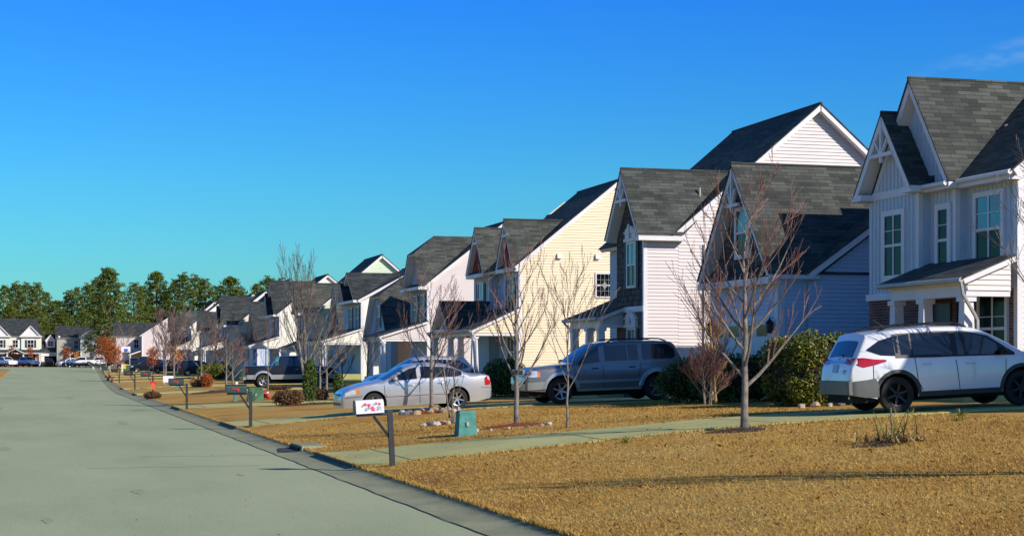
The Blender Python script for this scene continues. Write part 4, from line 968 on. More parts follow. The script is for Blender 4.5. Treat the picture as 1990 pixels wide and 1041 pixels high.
gl.build('grille', BLACK, c.root); gl = MB(); gl.box((2.485, -.56, .70), (2.553, .56, 1.05)); gl.build('grille_surround', CHROME, c.root)
c.across('bumper', 2.515, 2.548, -.97, .97, DSP, .05, n=4)
c.seam(1.06, 1.12, 1.04, .5); c.seam(.17, 1.18, .15, .45); c.seam(-1.05, 1.2, -.95, .75)
c.handle(.42, 1.02, BLACK); c.handle(-.75, 1.03, BLACK); c.mirror(.86, 1.20, BLACK); c.rails(-2.0, -.1, m=BLACK)
c.place(16.6, 48.85, R(180))
# --- silver saloon
top = [(-2.38, .62), (-2.36, .78), (-2.30, .96), (-2.2, 1.0), (-1.75, 1.02), (-1.62, 1.045), (-1.05, 1.33), (-.85, 1.38), (-.3, 1.42), (.1, 1.40), (.35, 1.33), (.8, 1.10), (1.05, .97), (1.15, .95), (1.7, .88), (2.1, .78), (2.28, .68), (2.36, .56), (2.38, .46)]
c = Car('saloon_car', 'silver saloon car with hubcaps facing the street behind the tree with the stone ring', 'car', 4.76, 1.76, top, [(-2.4, .97), (0, .94), (1.1, .90), (2.4, .8)], (-1.24, 1.38), .32, SP, rock=.21, tumble=.42, ends=(.22, .30), rad=.08, taper=.2)
c.panel('window', [(-1.40, 1.02, 1.12), (-1.2, .985, 1.22), (-.95, .98, 1.28), (-.88, .98, 1.29)], GLASS, .006); c.panel('window', [(-.84, .98, 1.29), (-.3, .97, 1.33), (-.12, .97, 1.33)], GLASS, .006)
c.panel('window', [(.02, .97, 1.325), (.25, .965, 1.28), (.55, .96, 1.14), (.82, .955, .99)], GLASS, .006)
c.across('windshield', .38, 1.02, -.94, .94, GLASS); c.across('rear_window', -1.56, -1.08, -.92, .92, GLASS)
c.panel('headlight', [(1.93, .62, .74), (2.1, .59, .72), (2.26, .56, .66)], LENS, .010); c.panel('turn_signal', [(1.80, .65, .74), (1.93, .62, .74)], AMBER, .011)
c.panel('taillight', [(-2.33, .70, .90), (-2.22, .68, .95), (-2.14, .69, .93)], RED_L, .012)
c.panel('side_moulding', [(-.95, .50, .565), (1.0, .50, .565)], SP, .022, 2); c.seam(-1.0, .49, 1.03, .49, .005)
c.seam(1.06, .92, 1.04, .28); c.seam(-.05, .95, -.04, .25); c.seam(-.92, .95, -.86, .62); c.seam(-2.0, .62, -2.37, .60, .007); c.seam(1.75, .55, 2.35, .50, .007)
c.handle(.2, .80); c.handle(-.72, .82); c.mirror(.72, .98, GUTTER)
g_ = MB()
for z0 in (.50, .56, .61): g_.box((2.30, -.38, z0), (2.385, .38, z0+.022))
g_.build('grille', BLACK, c.root); g_ = MB(); g_.box((2.33, -.6, .30), (2.392, .6, .38)); g_.build('air_intake', BLACK, c.root)
c.place(11.05, 49.9, R(180)); c.root.scale = (.965, 1, 1)
# --- silver crossover behind it
top = [(-2.3, .62), (-2.28, .85), (-2.15, 1.2), (-1.85, 1.58), (-1.6, 1.63), (-.6, 1.66), (.0, 1.64), (.3, 1.58), (.8, 1.32), (1.2, 1.06), (1.5, 1.0), (1.95, .90), (2.18, .78), (2.28, .62), (2.3, .5)]
def crossover2(label, X, Y, rz, m, group=None, far=False, name='family_car', cat='car'):
    c = Car(name, label, cat, 4.6, 1.82, top, [(-2.3, 1.08), (0, 1.03), (1.4, .96), (2.3, .85)], (-1.32, 1.36), .345, m, rock=.25, tumble=.33, ends=(.28, .32), far=far, group=group)
    c.panel('window', [(-1.95, 1.16, 1.24), (-1.6, 1.10, 1.48), (-1.1, 1.08, 1.52)], GLASS, .007); c.panel('window', [(-1.04, 1.08, 1.53), (-.15, 1.06, 1.55)], GLASS, .007)
    c.panel('window', [(-.06, 1.06, 1.55), (.35, 1.05, 1.46), (.9, 1.04, 1.15)], GLASS, .007)
    c.across('windshield', .36, 1.15, -.94, .94, GLASS); c.across('rear_window', -2.12, -1.9, -.88, .88, GLASS, .01)
    c.panel('headlight', [(1.85, .74, .86), (2.1, .70, .82), (2.22, .68, .74)], LENS, .012); c.panel('taillight', [(-2.26, .85, 1.05), (-2.05, .85, 1.12)], RED_L, .012)
    if not far: c.handle(.2, .88); c.handle(-.75, .9); c.mirror(.85, 1.06); c.seam(-.1, 1.04, -.08, .3); c.seam(1.05, 1.0, 1.02, .35)
    c.place(X, Y, rz); return c
crossover2('silver crossover half hidden behind the silver saloon car', 15.5, 68.9, R(180), SP, name='crossover')
# --- pickups
def pickup(label, X, Y, rz, m, low_m, far=False, group=None, tr=.41, name='pickup_truck', bigflare=True):
    top = [(-2.9, .62), (-2.88, .80), (-2.86, 1.28), (-2.84, 1.30), (-.86, 1.30), (-.84, 1.32), (-.80, 1.62), (-.70, 1.86), (-.4, 1.90), (.4, 1.90), (.6, 1.84), (1.0, 1.55), (1.3, 1.33), (1.4, 1.28), (2.3, 1.20), (2.7, 1.12), (2.86, .95), (2.9, .62)]
    c = Car(name, label, 'truck', 5.8, 2.0, top, [(-2.9, 1.26), (0, 1.24), (1.4, 1.2), (2.9, 1.0)], (-1.8, 1.78), tr, m, rock=.50, tumble=.22, ends=(.5, .5), arch=.09, far=far, taper=.06, rad=.05, group=group)
    c.panel('window', [(-.66, 1.30, 1.80), (.08, 1.29, 1.82)], GLASS, .007) if not far else c.panel('window', [(-.66, 1.30, 1.78), (.2, 1.29, 1.8), (.55, 1.28, 1.75), (1.1, 1.28, 1.4)], GLASS, .007)
    if not far: c.panel('window', [(.18, 1.29, 1.82), (.5, 1.28, 1.78), (.85, 1.28, 1.56), (1.12, 1.28, 1.36)], GLASS, .007)
    c.across('windshield', .64, 1.26, -.94, .94, GLASS); c.across('rear_window', -.81, -.72, -.86, .86, GLASS, .01, n=3)
    c.panel('lower_panel', [(-1.28, .50, .78), (1.26, .50, .78)], low_m, .012, 2); c.panel('lower_panel', [(-2.86, .52, .78), (-2.32, .52, .78)], low_m, .012, 2); c.panel('lower_panel', [(2.3, .52, .80), (2.84, .52, .80)], low_m, .012, 2)
    if bigflare:
        for a in (-1.8, 1.78): c.flare(a, low_m, .14, .05, .5)
    c.panel('taillight', [(-2.86, .92, 1.20), (-2.74, .92, 1.20)], RED_L, .012); c.panel('headlight', [(2.6, .86, 1.06), (2.82, .84, 1.0)], LENS, .012)
    b = MB(); b.box((-3.02, -.95, .48), (-2.86, .95, .66)); b.build('rear_bumper', low_m if not far else CHROME, c.root)
    if not far: c.handle(.3, 1.12, CHROME); c.mirror(1.0, 1.32, BLACK); c.seam(-.75, 1.28, -.74, .6); c.seam(.12, 1.28, .12, .55)
    c.place(X, Y, rz); return c
X_, Y_, _, _ = gp(513, 752)
pickup('black pickup truck with silver lower panels parked beyond the leafy evergreen column', 13.7+1.8, 105.2, R(0), BP, DSP)
# ---------------------------------------------------------------- plants
BARK = ramp_mat('grey_bark', [(.3, (.10, .085, .07)), (.55, (.24, .205, .17)), (.75, (.36, .32, .27))], 6, bump=.5, fine=.2)
TWIG = ramp_mat('pale_twigs', [(.3, (.16, .12, .09)), (.7, (.34, .26, .20))], 3, bump=0, fine=.2)
REDTW = ramp_mat('reddish_twigs', [(.3, (.20, .10, .075)), (.7, (.38, .20, .155))], 3, bump=0, fine=.2)
def leaf_mat(name, stops, rough=.55, trans=.15):
    if name in M: return M[name]
    m, t, b = nodes_of(name); N = t.nodes; L = t.links
    g = N.new('ShaderNodeNewGeometry'); c = N.new('ShaderNodeValToRGB'); L.new(g.outputs['Random Per Island'], c.inputs[0])
    while len(c.color_ramp.elements) > 1: c.color_ramp.elements.remove(c.color_ramp.elements[0])
    c.color_ramp.elements[0].position = stops[0][0]; c.color_ramp.elements[0].color = (*stops[0][1], 1)
    for p, cc in stops[1:]: e = c.color_ramp.elements.new(p); e.color = (*cc, 1)
    L.new(c.outputs[0], b.inputs['Base Color']); b.inputs['Roughness'].default_value = rough; b.inputs['Specular IOR Level'].default_value = .3
    M[name] = m; return m
PINE = leaf_mat('pine_needles', [(0, (.026, .05, .006)), (.5, (.075, .11, .010)), (1, (.20, .22, .02))])
HEDGE = leaf_mat('hedge_leaves', [(0, (.04, .075, .008)), (.5, (.085, .12, .012)), (.8, (.20, .20, .022)), (1, (.36, .26, .04))], .4)
SHRUB = leaf_mat('shrub_leaves', [(0, (.03, .06, .01)), (.6, (.07, .12, .018)), (1, (.14, .18, .03))], .45)
RUST = leaf_mat('rust_leaves', [(0, (.22, .045, .012)), (.6, (.42, .10, .022)), (1, (.55, .20, .05))], .7)
ORNG = leaf_mat('orange_leaves', [(0, (.40, .12, .02)), (.6, (.62, .22, .04)), (1, (.70, .34, .08))], .7)
BROWN = leaf_mat('brown_leaves', [(0, (.07, .03, .015)), (.6, (.15, .07, .03)), (1, (.26, .14, .06))], .8)
TANL = leaf_mat('tan_leaves', [(0, (.30, .18, .06)), (.6, (.48, .32, .12)), (1, (.58, .44, .2))], .8)
def grow(mb, tw, rr, p, d, length, r, level, maxlev, up=.25, spread=.6, nb=5, wig=.16, tip=.0035, gap=(.25, 1.0)):
    n = 5 if level < 2 else 4; pts = [Vector(p)]; rad = [r]; dd = Vector(d).normalized()
    for i in range(n):
        dd = (dd+Vector((rr.uniform(-wig, wig), rr.uniform(-wig, wig), rr.uniform(-wig, wig)+up*.25))).normalized()
        pts.append(pts[-1]+dd*length/n); rad.append(max(tip, r*(1-.80*(i+1)/n)))
    tgt = tw if level >= 2 else mb
    tgt.tube(pts, rad, 5 if level < 2 else 3, cap=level < 1)
    if level >= maxlev: return
    for k in range(nb):
        t = gap[0]+(gap[1]-gap[0])*(k+rr.random()*.8)/nb; t = min(.98, t); i = min(n-1, int(t*n)); q = pts[i].lerp(pts[i+1], t*n-i)
        az = rr.uniform(0, 6.28)+k*2.4; a = (pts[i+1]-pts[i]).normalized(); o = a.orthogonal().normalized(); o = (o*math.cos(az)+a.cross(o)*math.sin(az))
        nd = (a+o*spread*rr.uniform(.7, 1.3)+Vector((0, 0, up))).normalized()
        grow(mb, tw, rr, q, nd, length*rr.uniform(.38, .62)*(1.15-.5*t), rad[i]*.62, level+1, maxlev, up, spread, max(3, nb-1), wig, tip, (.2, 1))
def bare_tree(label, X, Y, H, r, fork, limbs=9, spread=.75, seed=1, twig=None, maxlev=3, group=None, name='bare_tree', lean=0, bark=None, nb=5, up=.28, tip=.0035, llen=.62, mulch=None, stems=1):
    rr = random.Random(seed); z = ground(X, Y)-.05; o = thing(name, label, 'tree', (X, Y, z), 0, group)
    tk = MB(); br = MB(); tw = MB()
    for s_ in range(stems):
        bx, by = (0, 0) if stems == 1 else (rr.uniform(-.15, .15), rr.uniform(-.15, .15))
        ln = Vector((lean+(rr.uniform(-.18, .18) if stems > 1 else 0), rr.uniform(-.03, .03) if stems == 1 else rr.uniform(-.18, .18), 1))
        P = []; Rr = []; K = 9
        for i in range(K+1):
            t = i/K; P.append(Vector((bx, by, 0))+ln*H*t*.92+Vector((rr.uniform(-.02, .02), rr.uniform(-.02, .02), 0))*H*.25*(t > .05)); Rr.append(r*(1.25 if i == 0 else 1)*(1-t)**.8+.004)
        tk.tube(P, Rr, 8)
        for k in range(limbs):
            t = (fork+(H*.90-fork)*(k+rr.random()*.7)/limbs)/(H*.92); i = min(K-1, int(t*K)); q = P[i].lerp(P[i+1], t*K-i)
            az = k*2.4+rr.uniform(-.4, .4); d = Vector((math.cos(az)*spread, math.sin(az)*spread, 1.0-.15*(k == 0)))
            L_ = H*llen*(1-.62*(t-fork/H))*rr.uniform(.8, 1.1)
            grow(br, tw, rr, q, d, L_, Rr[i]*.55, 1, maxlev, up, .55, nb, .13, tip)
    tk.build('trunk', bark or BARK, o, smooth=60); b = br.build('branches', bark or BARK, o, smooth=60) if br.f else None
    if tw.f: tw.build('twigs', twig or TWIG, b or o, uv=False)
    if mulch: mulch_bed(o, mulch)
    return o
MULCH = ramp_mat('mulch', [(.3, (.035, .022, .012)), (.6, (.10, .065, .035)), (.8, (.18, .12, .07))], 9, bump=1, fine=.4)
REDM = ramp_mat('red_mulch', [(.3, (.12, .03, .015)), (.6, (.30, .075, .03)), (.8, (.42, .14, .06))], 9, bump=1, fine=.4)
def mound(mb, cx, cy, rx, ry, h, rr, n=20, rings=5, gz=None):
    c0 = len(mb.v); base = gz if gz is not None else 0
    for j in range(rings+1):
        for i in range(n):
            a = 2*math.pi*i/n; q = (1-j/rings)*(1+.12*math.sin(3*a+cx)+rr.uniform(-.05, .05)); x, y = cx+rx*q*math.cos(a), cy+ry*q*math.sin(a)
            mb.v.append((x, y, ground(x, y)-.01+h*(j/rings)**.6*(1+rr.uniform(-.25, .25) if 0 < j < rings else 1)))
    for j in range(rings):
        for i in range(n): a = c0+j*n+i; b = c0+j*n+(i+1) % n; mb.f.append((a, b, b+n, a+n))
def bed(name, label, X, Y, rx, ry, h, m, seed=1, cat='mulch bed'):
    mb = MB(); rr = random.Random(seed); mound(mb, X, Y, rx, ry, h, rr, 26, 5)
    # loose chips
    for _ in range(int(rx*ry*420)):
        a = rr.uniform(0, 6.28); q = math.sqrt(rr.random())*1.08; x, y = X+rx*q*math.cos(a), Y+ry*q*math.sin(a); z = ground(x, y)+h*(1-q)**.5 if q < 1 else ground(x, y)
        l = rr.uniform(.02, .06); b_ = rr.uniform(0, 6.28); i = len(mb.v); z += .01
        mb.v += [(x, y, z), (x+math.cos(b_)*l, y+math.sin(b_)*l, z+rr.uniform(0, .03)), (x+.012, y+.012, z+.014)]; mb.f.append((i, i+1, i+2))
    o = mb.build(name, m, org=(X, Y, ground(X, Y)), uv=False); tag(o, label, cat); return o
def leaves(mb, rr, n, fn, size, flat=.0):
    """n leaf quads at points fn() -> Vector"""
    for _ in range(n):
        p = fn(); a = Vector((rr.gauss(0, 1), rr.gauss(0, 1), rr.gauss(0, 1)+flat)).normalized(); u = a.orthogonal().normalized(); v = a.cross(u)
        t = rr.uniform(0, 6.28); u2 = u*math.cos(t)+v*math.sin(t); v2 = a.cross(u2); s = size*rr.uniform(.6, 1.3); i = len(mb.v)
        mb.v += [tuple(p-u2*s), tuple(p+v2*s*.45), tuple(p+u2*s), tuple(p-v2*s*.45)]; mb.f.append((i, i+1, i+2, i+3))
def bush(label, X, Y, rx, ry, h, m, n, size, seed=1, name='shrub', cat='shrub', group=None, box=.0, core=True, z=None):
    rr = random.Random(seed); z0 = ground(X, Y)-.03 if z is None else z; o = thing(name, label, cat, (X, Y, z0), 0, group); mb = MB()
    lob = [(rr.uniform(0, 6.28), rr.uniform(-1, 1), rr.uniform(1.5, 5), rr.uniform(1, 4)) for _ in range(5)]
    def surf(a, e):
        q = 1+sum(.045*math.sin(k*a+ph+l*e*3) for ph, l, k, _ in lob)
        ce, se = math.cos(e), math.sin(e); pw = 1-box
        c = math.copysign(abs(math.cos(a))**pw, math.cos(a)); s_ = math.copysign(abs(math.sin(a))**pw, math.sin(a))
        return Vector((rx*c*ce**pw*q, ry*s_*ce**pw*q, h*.5+h*.5*math.copysign(abs(se)**pw, se)*q))
    def f():
        a = rr.uniform(0, 6.28); e = math.asin(rr.uniform(-.95, 1)); p = surf(a, e); k = 1-.22*rr.random()**2; c = Vector((0, 0, h*.5)); q = c+(p-c)*k*rr.uniform(.97, 1.05); q.z = max(.02, q.z); return q
    leaves(mb, rr, n, f, size); mb.build('foliage', m, o, uv=False)
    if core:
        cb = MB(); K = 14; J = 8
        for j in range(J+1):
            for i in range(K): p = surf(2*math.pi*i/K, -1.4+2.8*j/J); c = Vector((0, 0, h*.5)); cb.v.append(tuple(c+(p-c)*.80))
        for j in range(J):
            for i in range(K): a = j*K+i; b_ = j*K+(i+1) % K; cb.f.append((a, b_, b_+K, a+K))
        cb.build('dark_core', mat('dark_core', (.012, .014, .006), .9), o)  # closed near-black core: the shade between the leaves put into colour
    return o
# young trees on the lawns ------------------------------------------------
x, y, _, _ = gp(1447, 835)
bare_tree('bare young tree at the first driveway edge, crown before the garage wing', x, y, 4.35, .068, .82, 19, 1.0, seed=11, twig=REDTW, maxlev=3, nb=5, up=.28, tip=.0045, llen=.52)
bed('mulch_bed', 'dark ring of old mulch under the first bare tree', x-.15, y-.1, .62, .5, .06, MULCH, 1)
x, y, _, _ = gp(1005, 827)
bare_tree('slender bare tree in the long red mulch bed before the tan house', x, y, 3.75, .058, .8, 17, .7, seed=23, twig=REDTW, maxlev=3, nb=4, up=.42, tip=.005, llen=.5)
bed('mulch_bed', 'long red mulch bed with pale stones around the slender tree', x-.05, y-.05, .85, .45, .07, REDM, 2)
x2, y2, _, _ = gp(1102, 832)
bare_tree('thin bare sapling with long whips right of the red mulch bed', x2, y2, 3.0, .024, .8, 12, .62, seed=31, maxlev=3, nb=4, tip=.0045, up=.4)
x, y, _, _ = gp(838, 801)
bare_tree('bare tree standing in the stone ring in front of the silver saloon', x, y, 3.35, .062, .9, 15, 1.0, seed=41, twig=REDTW, maxlev=3, nb=5, tip=.0055, up=.3)
x, y, _, _ = gp(885, 812)
bare_tree('small twiggy sapling behind the teal utility pedestal', x, y, 1.9, .02, .3, 8, .45, seed=43, maxlev=2, nb=5, tip=.003, stems=2)
x, y, _, _ = gp(600, 779)
bare_tree('tall bare tree with several stems rising from the evergreen column', x, y, 5.6, .07, 1.2, 15, .5, seed=51, maxlev=3, nb=5, up=.5, tip=.006, llen=.46, stems=2)
x, y, _, _ = gp(622, 777)
bare_tree('pale bare tree just right of the evergreen column', x, y, 3.1, .055, 1.0, 10, .8, seed=53, maxlev=3, nb=5, tip=.005)
x, y, _, _ = gp(635, 774)
bare_tree('pale forked bare tree with wide arms, second right of the evergreen column', x, y, 3.1, .055, .95, 11, 1.0, seed=57, maxlev=3, nb=5, tip=.005)
x, y, _, _ = gp(715, 758)
bare_tree('reddish upright bare tree behind the hood of the silver saloon', x, y, 3.0, .05, .8, 9, .5, seed=59, twig=REDTW, maxlev=3, nb=5, tip=.006, bark=REDTW)
x, y, _, _ = gp(521, 765)
bare_tree('small bare tree in front of the pickup rear wheel', x, y, 3.2, .03, 1.0, 8, .55, seed=61, twig=REDTW, maxlev=3, nb=5, tip=.005)
far_trees = [(440, 757, 3.8, 'dark forked bare tree in the mulch bed before the olive hedge', 1.0), (452, 753, 3.2, 'dark crooked bare tree next to the forked one by the mulch bed', .9), (391, 752, 4.6, 'bare tree with crossing branches right of the tan leaved plant', 1.0),
             (338, 737, 7.0, 'wide bare tree with a pale trunk behind the white board', .8), (322, 738, 6.5, 'tall bare tree left of the wide pale trunked one', .7), (318, 736, 4.5, 'short leaning bare tree at the left of the trio', .6),
             (360, 728, 6.5, 'bare tree over the dark car', .8), (240, 716, 7.5, 'grey bare tree behind the basketball hoop', .6), (665, 752, 2.6, 'low bare shrub tree beside the dark shrubs', .7), (418, 735, 6.5, 'bare tree over the olive hedge', .8),
             (480, 735, 4.5, 'bare tree near the pickup tail', .7), (222, 714, 7, 'grey bare tree behind the rusty trees', .6)]
for i, (px_, py_, H_, lb, sp_) in enumerate(far_trees):
    x, y, _, _ = gp(px_, py_)
    H_ *= .84; bare_tree(lb, x, y, H_, .07 if H_ < 5 else .10, H_*.22, 10, sp_, seed=70+i, maxlev=3 if py_ > 730 else 2, nb=6, tip=.009 if py_ > 740 else .014, twig=REDTW if i % 3 else TWIG, group='bare trees along the row')
# trees just outside the frame, right: boughs reach in, a shadow lies on the lawn
bare_tree('bare tree whose boughs reach in from the right edge before the white crossover', 18.9, 28.0, 4.4, .05, 1.2, 12, 1.0, seed=97, maxlev=3, nb=6, tip=.005, up=.22, llen=.6)
bare_tree('bare tree outside the right edge that shades the near lawn', 13.3, 15.2, 4.8, .10, 1.2, 14, .38, seed=98, maxlev=2, nb=6, tip=.012, up=.5, llen=.5)
# hedges and shrubs ----------------------------------------------------------
bush('big clipped hedge with yellow green leaves behind the tail of the white crossover', 18.35, 37.5, 1.12, .95, 1.7, HEDGE, 14000, .045, 3, 'hedge', 'hedge', box=.45)
bush('dark clipped hedge left of the yellow green one', 19.3, 43.3, 1.75, .9, 1.3, SHRUB, 8000, .05, 4, 'hedge', 'hedge', box=.4)
bush('dark bush behind the grey sport utility car', 18.0, 44.9, 1.0, .8, 1.25, SHRUB, 3500, .05, 5, 'shrub')
bare_tree('low twiggy reddish shrub left of the dark hedge', 17.25, 41.8, 1.5, .014, .15, 12, 1.0, seed=101, twig=REDTW, maxlev=3, nb=6, tip=.004, stems=5, up=.3, llen=.6)
bare_tree('yellow stemmed shrub tree in front of the garage door', 17.5, 41.9, 2.9, .035, .5, 9, .5, seed=99, twig=REDTW, maxlev=3, nb=5, tip=.004, stems=3, bark=mat('ochre_bark', (.38, .24, .08), .8))
for i, (px_, py_, rx, h_, lb) in enumerate([(880, 752, 1.1, 1.35, 'green shrub by the porch posts, leftmost of three'), (922, 758, 1.0, 1.0, 'low green shrub between the two larger ones by the porch'), (982, 756, .85, 1.55, 'tall green shrub by the corner of the tan house')]):
    X = 18.6; a, b_ = ray(px_); Y = X*b_/a
    bush(lb, X, Y, rx, 1.1, h_, HEDGE if i == 1 else SHRUB, 4200, .06, 10+i, 'shrub', 'shrub', 'shrubs before the tan house porch')
def pbush(px_, py_, rx, h, m, n, size, lb, seed, name='shrub', ry=None):
    x, y, _, _ = gp(px_, py_); return bush(lb, x, y, rx, ry or rx, h, m, n, size, seed, name, name.replace('_', ' '))
pbush(602, 781, .28, 1.75, SHRUB, 2200, .05, 'narrow evergreen column shrub under the tall bare tree', 20)
pbush(657, 766, .24, 1.0, SHRUB, 1200, .05, 'small evergreen column beside the pale bare trees', 21)
pbush(560, 786, .62, .62, BROWN, 1800, .045, 'dry brown shrub left of the evergreen column', 22); pbush(624, 779, .3, .55, BROWN, 700, .045, 'small dry shrub right of the evergreen column', 23)
pbush(380, 752, .36, .75, TANL, 500, .10, 'tan leaved plant in a dark pot', 24); pbush(401, 752, .42, .95, RUST, 1500, .05, 'rusty brown upright shrub', 25)
pbush(418, 737, 1.6, 1.5, HEDGE, 2600, .10, 'broad olive hedge behind the rusty shrub', 26, 'hedge', 1.0); pbush(296, 774, .45, .4, BROWN, 700, .05, 'dry tuft at the foot of the post with the red ribbon', 27)
pbush(675, 735, .9, 1.5, BROWN, 1500, .08, 'dark brown shrubs in the shade left of the silver crossover', 28); pbush(700, 728, .8, 1.9, BROWN, 1500, .08, 'tall brown shrub against the white porch', 29)
pbush(540, 757, .8, .3, BROWN, 500, .05, 'low dry tuft behind the red ornaments', 31)
# trees that keep rusty leaves
def leafy(label, px_, py_, H, rx, m, seed, n=1500, size=.11, nm='rusty_tree'):
    x, y, _, _ = gp(px_, py_); rr = random.Random(seed); z = ground(x, y)-.05; o = thing(nm, label, 'tree', (x, y, z), 0)
    tk = MB(); br = MB(); tk.tube([(0, 0, 0), (.03, 0, H*.4), (0, .02, H*.85)], [.09, .07, .02], 6); cl = []
    for k in range(16):
        t = .25+.7*k/16; az = k*2.4; l = rx*(1.1-.75*abs(t-.45)); p = (0, 0, H*t); q = (math.cos(az)*l*.8, math.sin(az)*l*.8, H*t+l*.5); br.tube([p, q], [.03, .008], 4); cl.append((Vector(q), l*.45)); cl.append((Vector(p).lerp(Vector(q), .5), l*.4))
    def f():
        c, r_ = rr.choice(cl); return c+Vector((rr.gauss(0, .5), rr.gauss(0, .5), rr.gauss(0, .55)))*r_
    tk.build('trunk', BARK, o); br.build('branches', BARK, o); mb = MB(); leaves(mb, rr, n, f, size); mb.build('foliage', m, o, uv=False); return o
leafy('large rust red tree behind the white street sign', 206, 721, 4.6, 1.5, RUST, 1, 2600); leafy('smaller rust red tree right of the large one', 222, 721, 3.6, 1.0, RUST, 2, 1600)
leafy('orange brown leaved tree between the dark car and the blue car', 298, 726, 3.1, .8, RUST, 3, 1300, .1); leafy('bright orange leaved tree over the blue car', 340, 728, 3.3, .75, ORNG, 4, 700, .1); leafy('orange leaved sapling with sparse leaves over the blue car', 352, 727, 2.7, .7, ORNG, 5, 500, .1)
def leafy_at(label, X, Y, H, rx, m, seed, n):
    p = []; 
    rr = random.Random(seed); z = ground(X, Y)-.05; o = thing('rusty_tree', label, 'tree', (X, Y, z)); tk = MB(); tk.tube([(0, 0, 0), (0, 0, H*.8)], [.1, .03], 5); tk.build('trunk', BARK, o)
    mb = MB(); leaves(mb, rr, n, lambda: Vector((rr.gauss(0, rx*.4), rr.gauss(0, rx*.4), H*(.3+.6*rr.random()**.8))), .16); mb.build('foliage', m, o, uv=False)
leafy_at('small rust tree before the beige house porch', 6.6, 337, 4.2, .9, RUST, 8, 500); leafy_at('small rust tree by the white cars', 8.4, 336, 3.2, .8, ORNG, 9, 250); leafy_at('thin rust tree at the left of the far cream house', -.1, 338, 4.4, .8, RUST, 10, 300); leafy_at('thin rust tree before the far cream house door', -3.6, 338, 4.6, .8, RUST, 11, 300)
# pines -----------------------------------------------------------------------
PB = ramp_mat('pine_bark', [(.3, (.09, .055, .035)), (.7, (.24, .15, .10))], 1.5, bump=.6, fine=.2)
def pine_mesh(seed, H, rx, full=.4, ncl=200, per=34, low=None):
    rr = random.Random(seed); tk = MB(); cr_ = MB(); cl = []
    tk.tube([(0, 0, 0), (rr.uniform(-.3, .3), 0, H*.4), (rr.uniform(-.5, .5), rr.uniform(-.4, .4), H*.75), (0, 0, H*.97)], [.30, .24, .15, .04], 7)
    lo = full if low is None else low
    for k in range(ncl):
        t = lo+(1-lo)*((k+rr.random())/ncl)**.9; s = (t-lo)/(1-lo); env = rx*(math.sin(math.pi*min(1, .22+.74*s))**.75)*(1.0-.25*s)
        az = k*2.39996+rr.uniform(-.5, .5); l = env*rr.uniform(.40, 1.28); q = Vector((math.cos(az)*l, math.sin(az)*l, H*t+rr.uniform(-.3, .5)))
        if k % 3 == 0: tk.tube([(0, 0, H*t-l*.25), tuple(q)], [.07, .025], 4, cap=False)
        cl.append((q, rr.uniform(.50, 1.02)*(1-.2*s)))
    for c, r_ in cl:
        for _ in range(per):
            p = Vector((rr.gauss(0, 1), rr.gauss(0, 1), rr.gauss(0, .45))).normalized()*rr.random()**.45*r_
            leaves(cr_, rr, 1, lambda: c+p, .22)
    return tk, cr_
variants = []
def pine(label, X, Y, H, rx, v, rz, group):
    base = ground(X, Y)-.1
    if v not in variants_d:
        o = thing('pine_tree', label, 'tree', (X, Y, base), rz, group); tk, cr_ = pine_mesh(*VAR[v]); tk.build('trunk', PB, o, smooth=60); cr_.build('crown', PINE, o, uv=False); variants_d[v] = o
        o.scale = (rx/VAR[v][2], rx/VAR[v][2], H/VAR[v][1]); return o
    o = copy_tree(variants_d[v]); o.location = (X, Y, base); o.rotation_euler = (0, 0, rz); o['label'] = label; o['group'] = group; o.scale = (rx/VAR[v][2], rx/VAR[v][2], H/VAR[v][1]); return o
VAR = {0: (1, 21, 4.0, .22), 1: (2, 20, 3.8, .30), 2: (3, 22, 3.6, .18), 3: (4, 19, 4.6, .20), 4: (5, 20, 3.2, .36), 5: (6, 22, 4.4, .14, 420, 36)}; variants_d = {}
PG = 'pines behind the houses'
def ptree(px_, top, rx, Y, v, rz, lb):
    a, b_ = ray(px_); d = Y/b_; X = a*d; H = EYE+(HY-top)/FPX*d-ground(X, Y)+.4
    return pine(lb, X, Y, H, rx, v, rz, PG)
ptree(211, 528, 3.9, 316, 5, .3, 'tallest full pine with low hanging boughs in the middle of the gap')
bands = [(-12, 575, 3.4, 392), (8, 560, 3.6, 400), (30, 553, 3.4, 388), (50, 556, 4.0, 405), (72, 555, 3.2, 396), (90, 572, 3.0, 410), (112, 588, 3.6, 415), (134, 570, 3.4, 404), (150, 563, 3.0, 420), (170, 556, 3.2, 398), (188, 545, 3.0, 410),
         (262, 556, 3.3, 330), (278, 560, 3.0, 400), (303, 533, 3.6, 372), (322, 566, 2.8, 405), (340, 548, 3.0, 380), (356, 536, 3.6, 366), (380, 541, 3.4, 375), (398, 548, 3.2, 368), (420, 560, 3.0, 390), (448, 543, 4.0, 360), (470, 566, 3.0, 392), (500, 556, 3.4, 352), (522, 543, 3.8, 345), (545, 547, 3.4, 358), (570, 560, 3.4, 366), (60, 600, 4.4, 380), (20, 598, 4.2, 378), (120, 607, 4.4, 384), (160, 610, 4.0, 386), (290, 600, 4.0, 384), (330, 600, 4.0, 390), (410, 595, 4.0, 384), (490, 590, 4.2, 376), (250, 640, 3.6, 350), (610, 575, 3.4, 368)]
pos_w = ['over the cream house at the far left', 'over the beige house roof', 'over the far white house', 'left of the yellow gable', 'right of the yellow gable']
size_w = ['broad', 'slim', 'open crowned', 'spreading', 'high crowned', 'dense', 'ragged']
cnt = {}
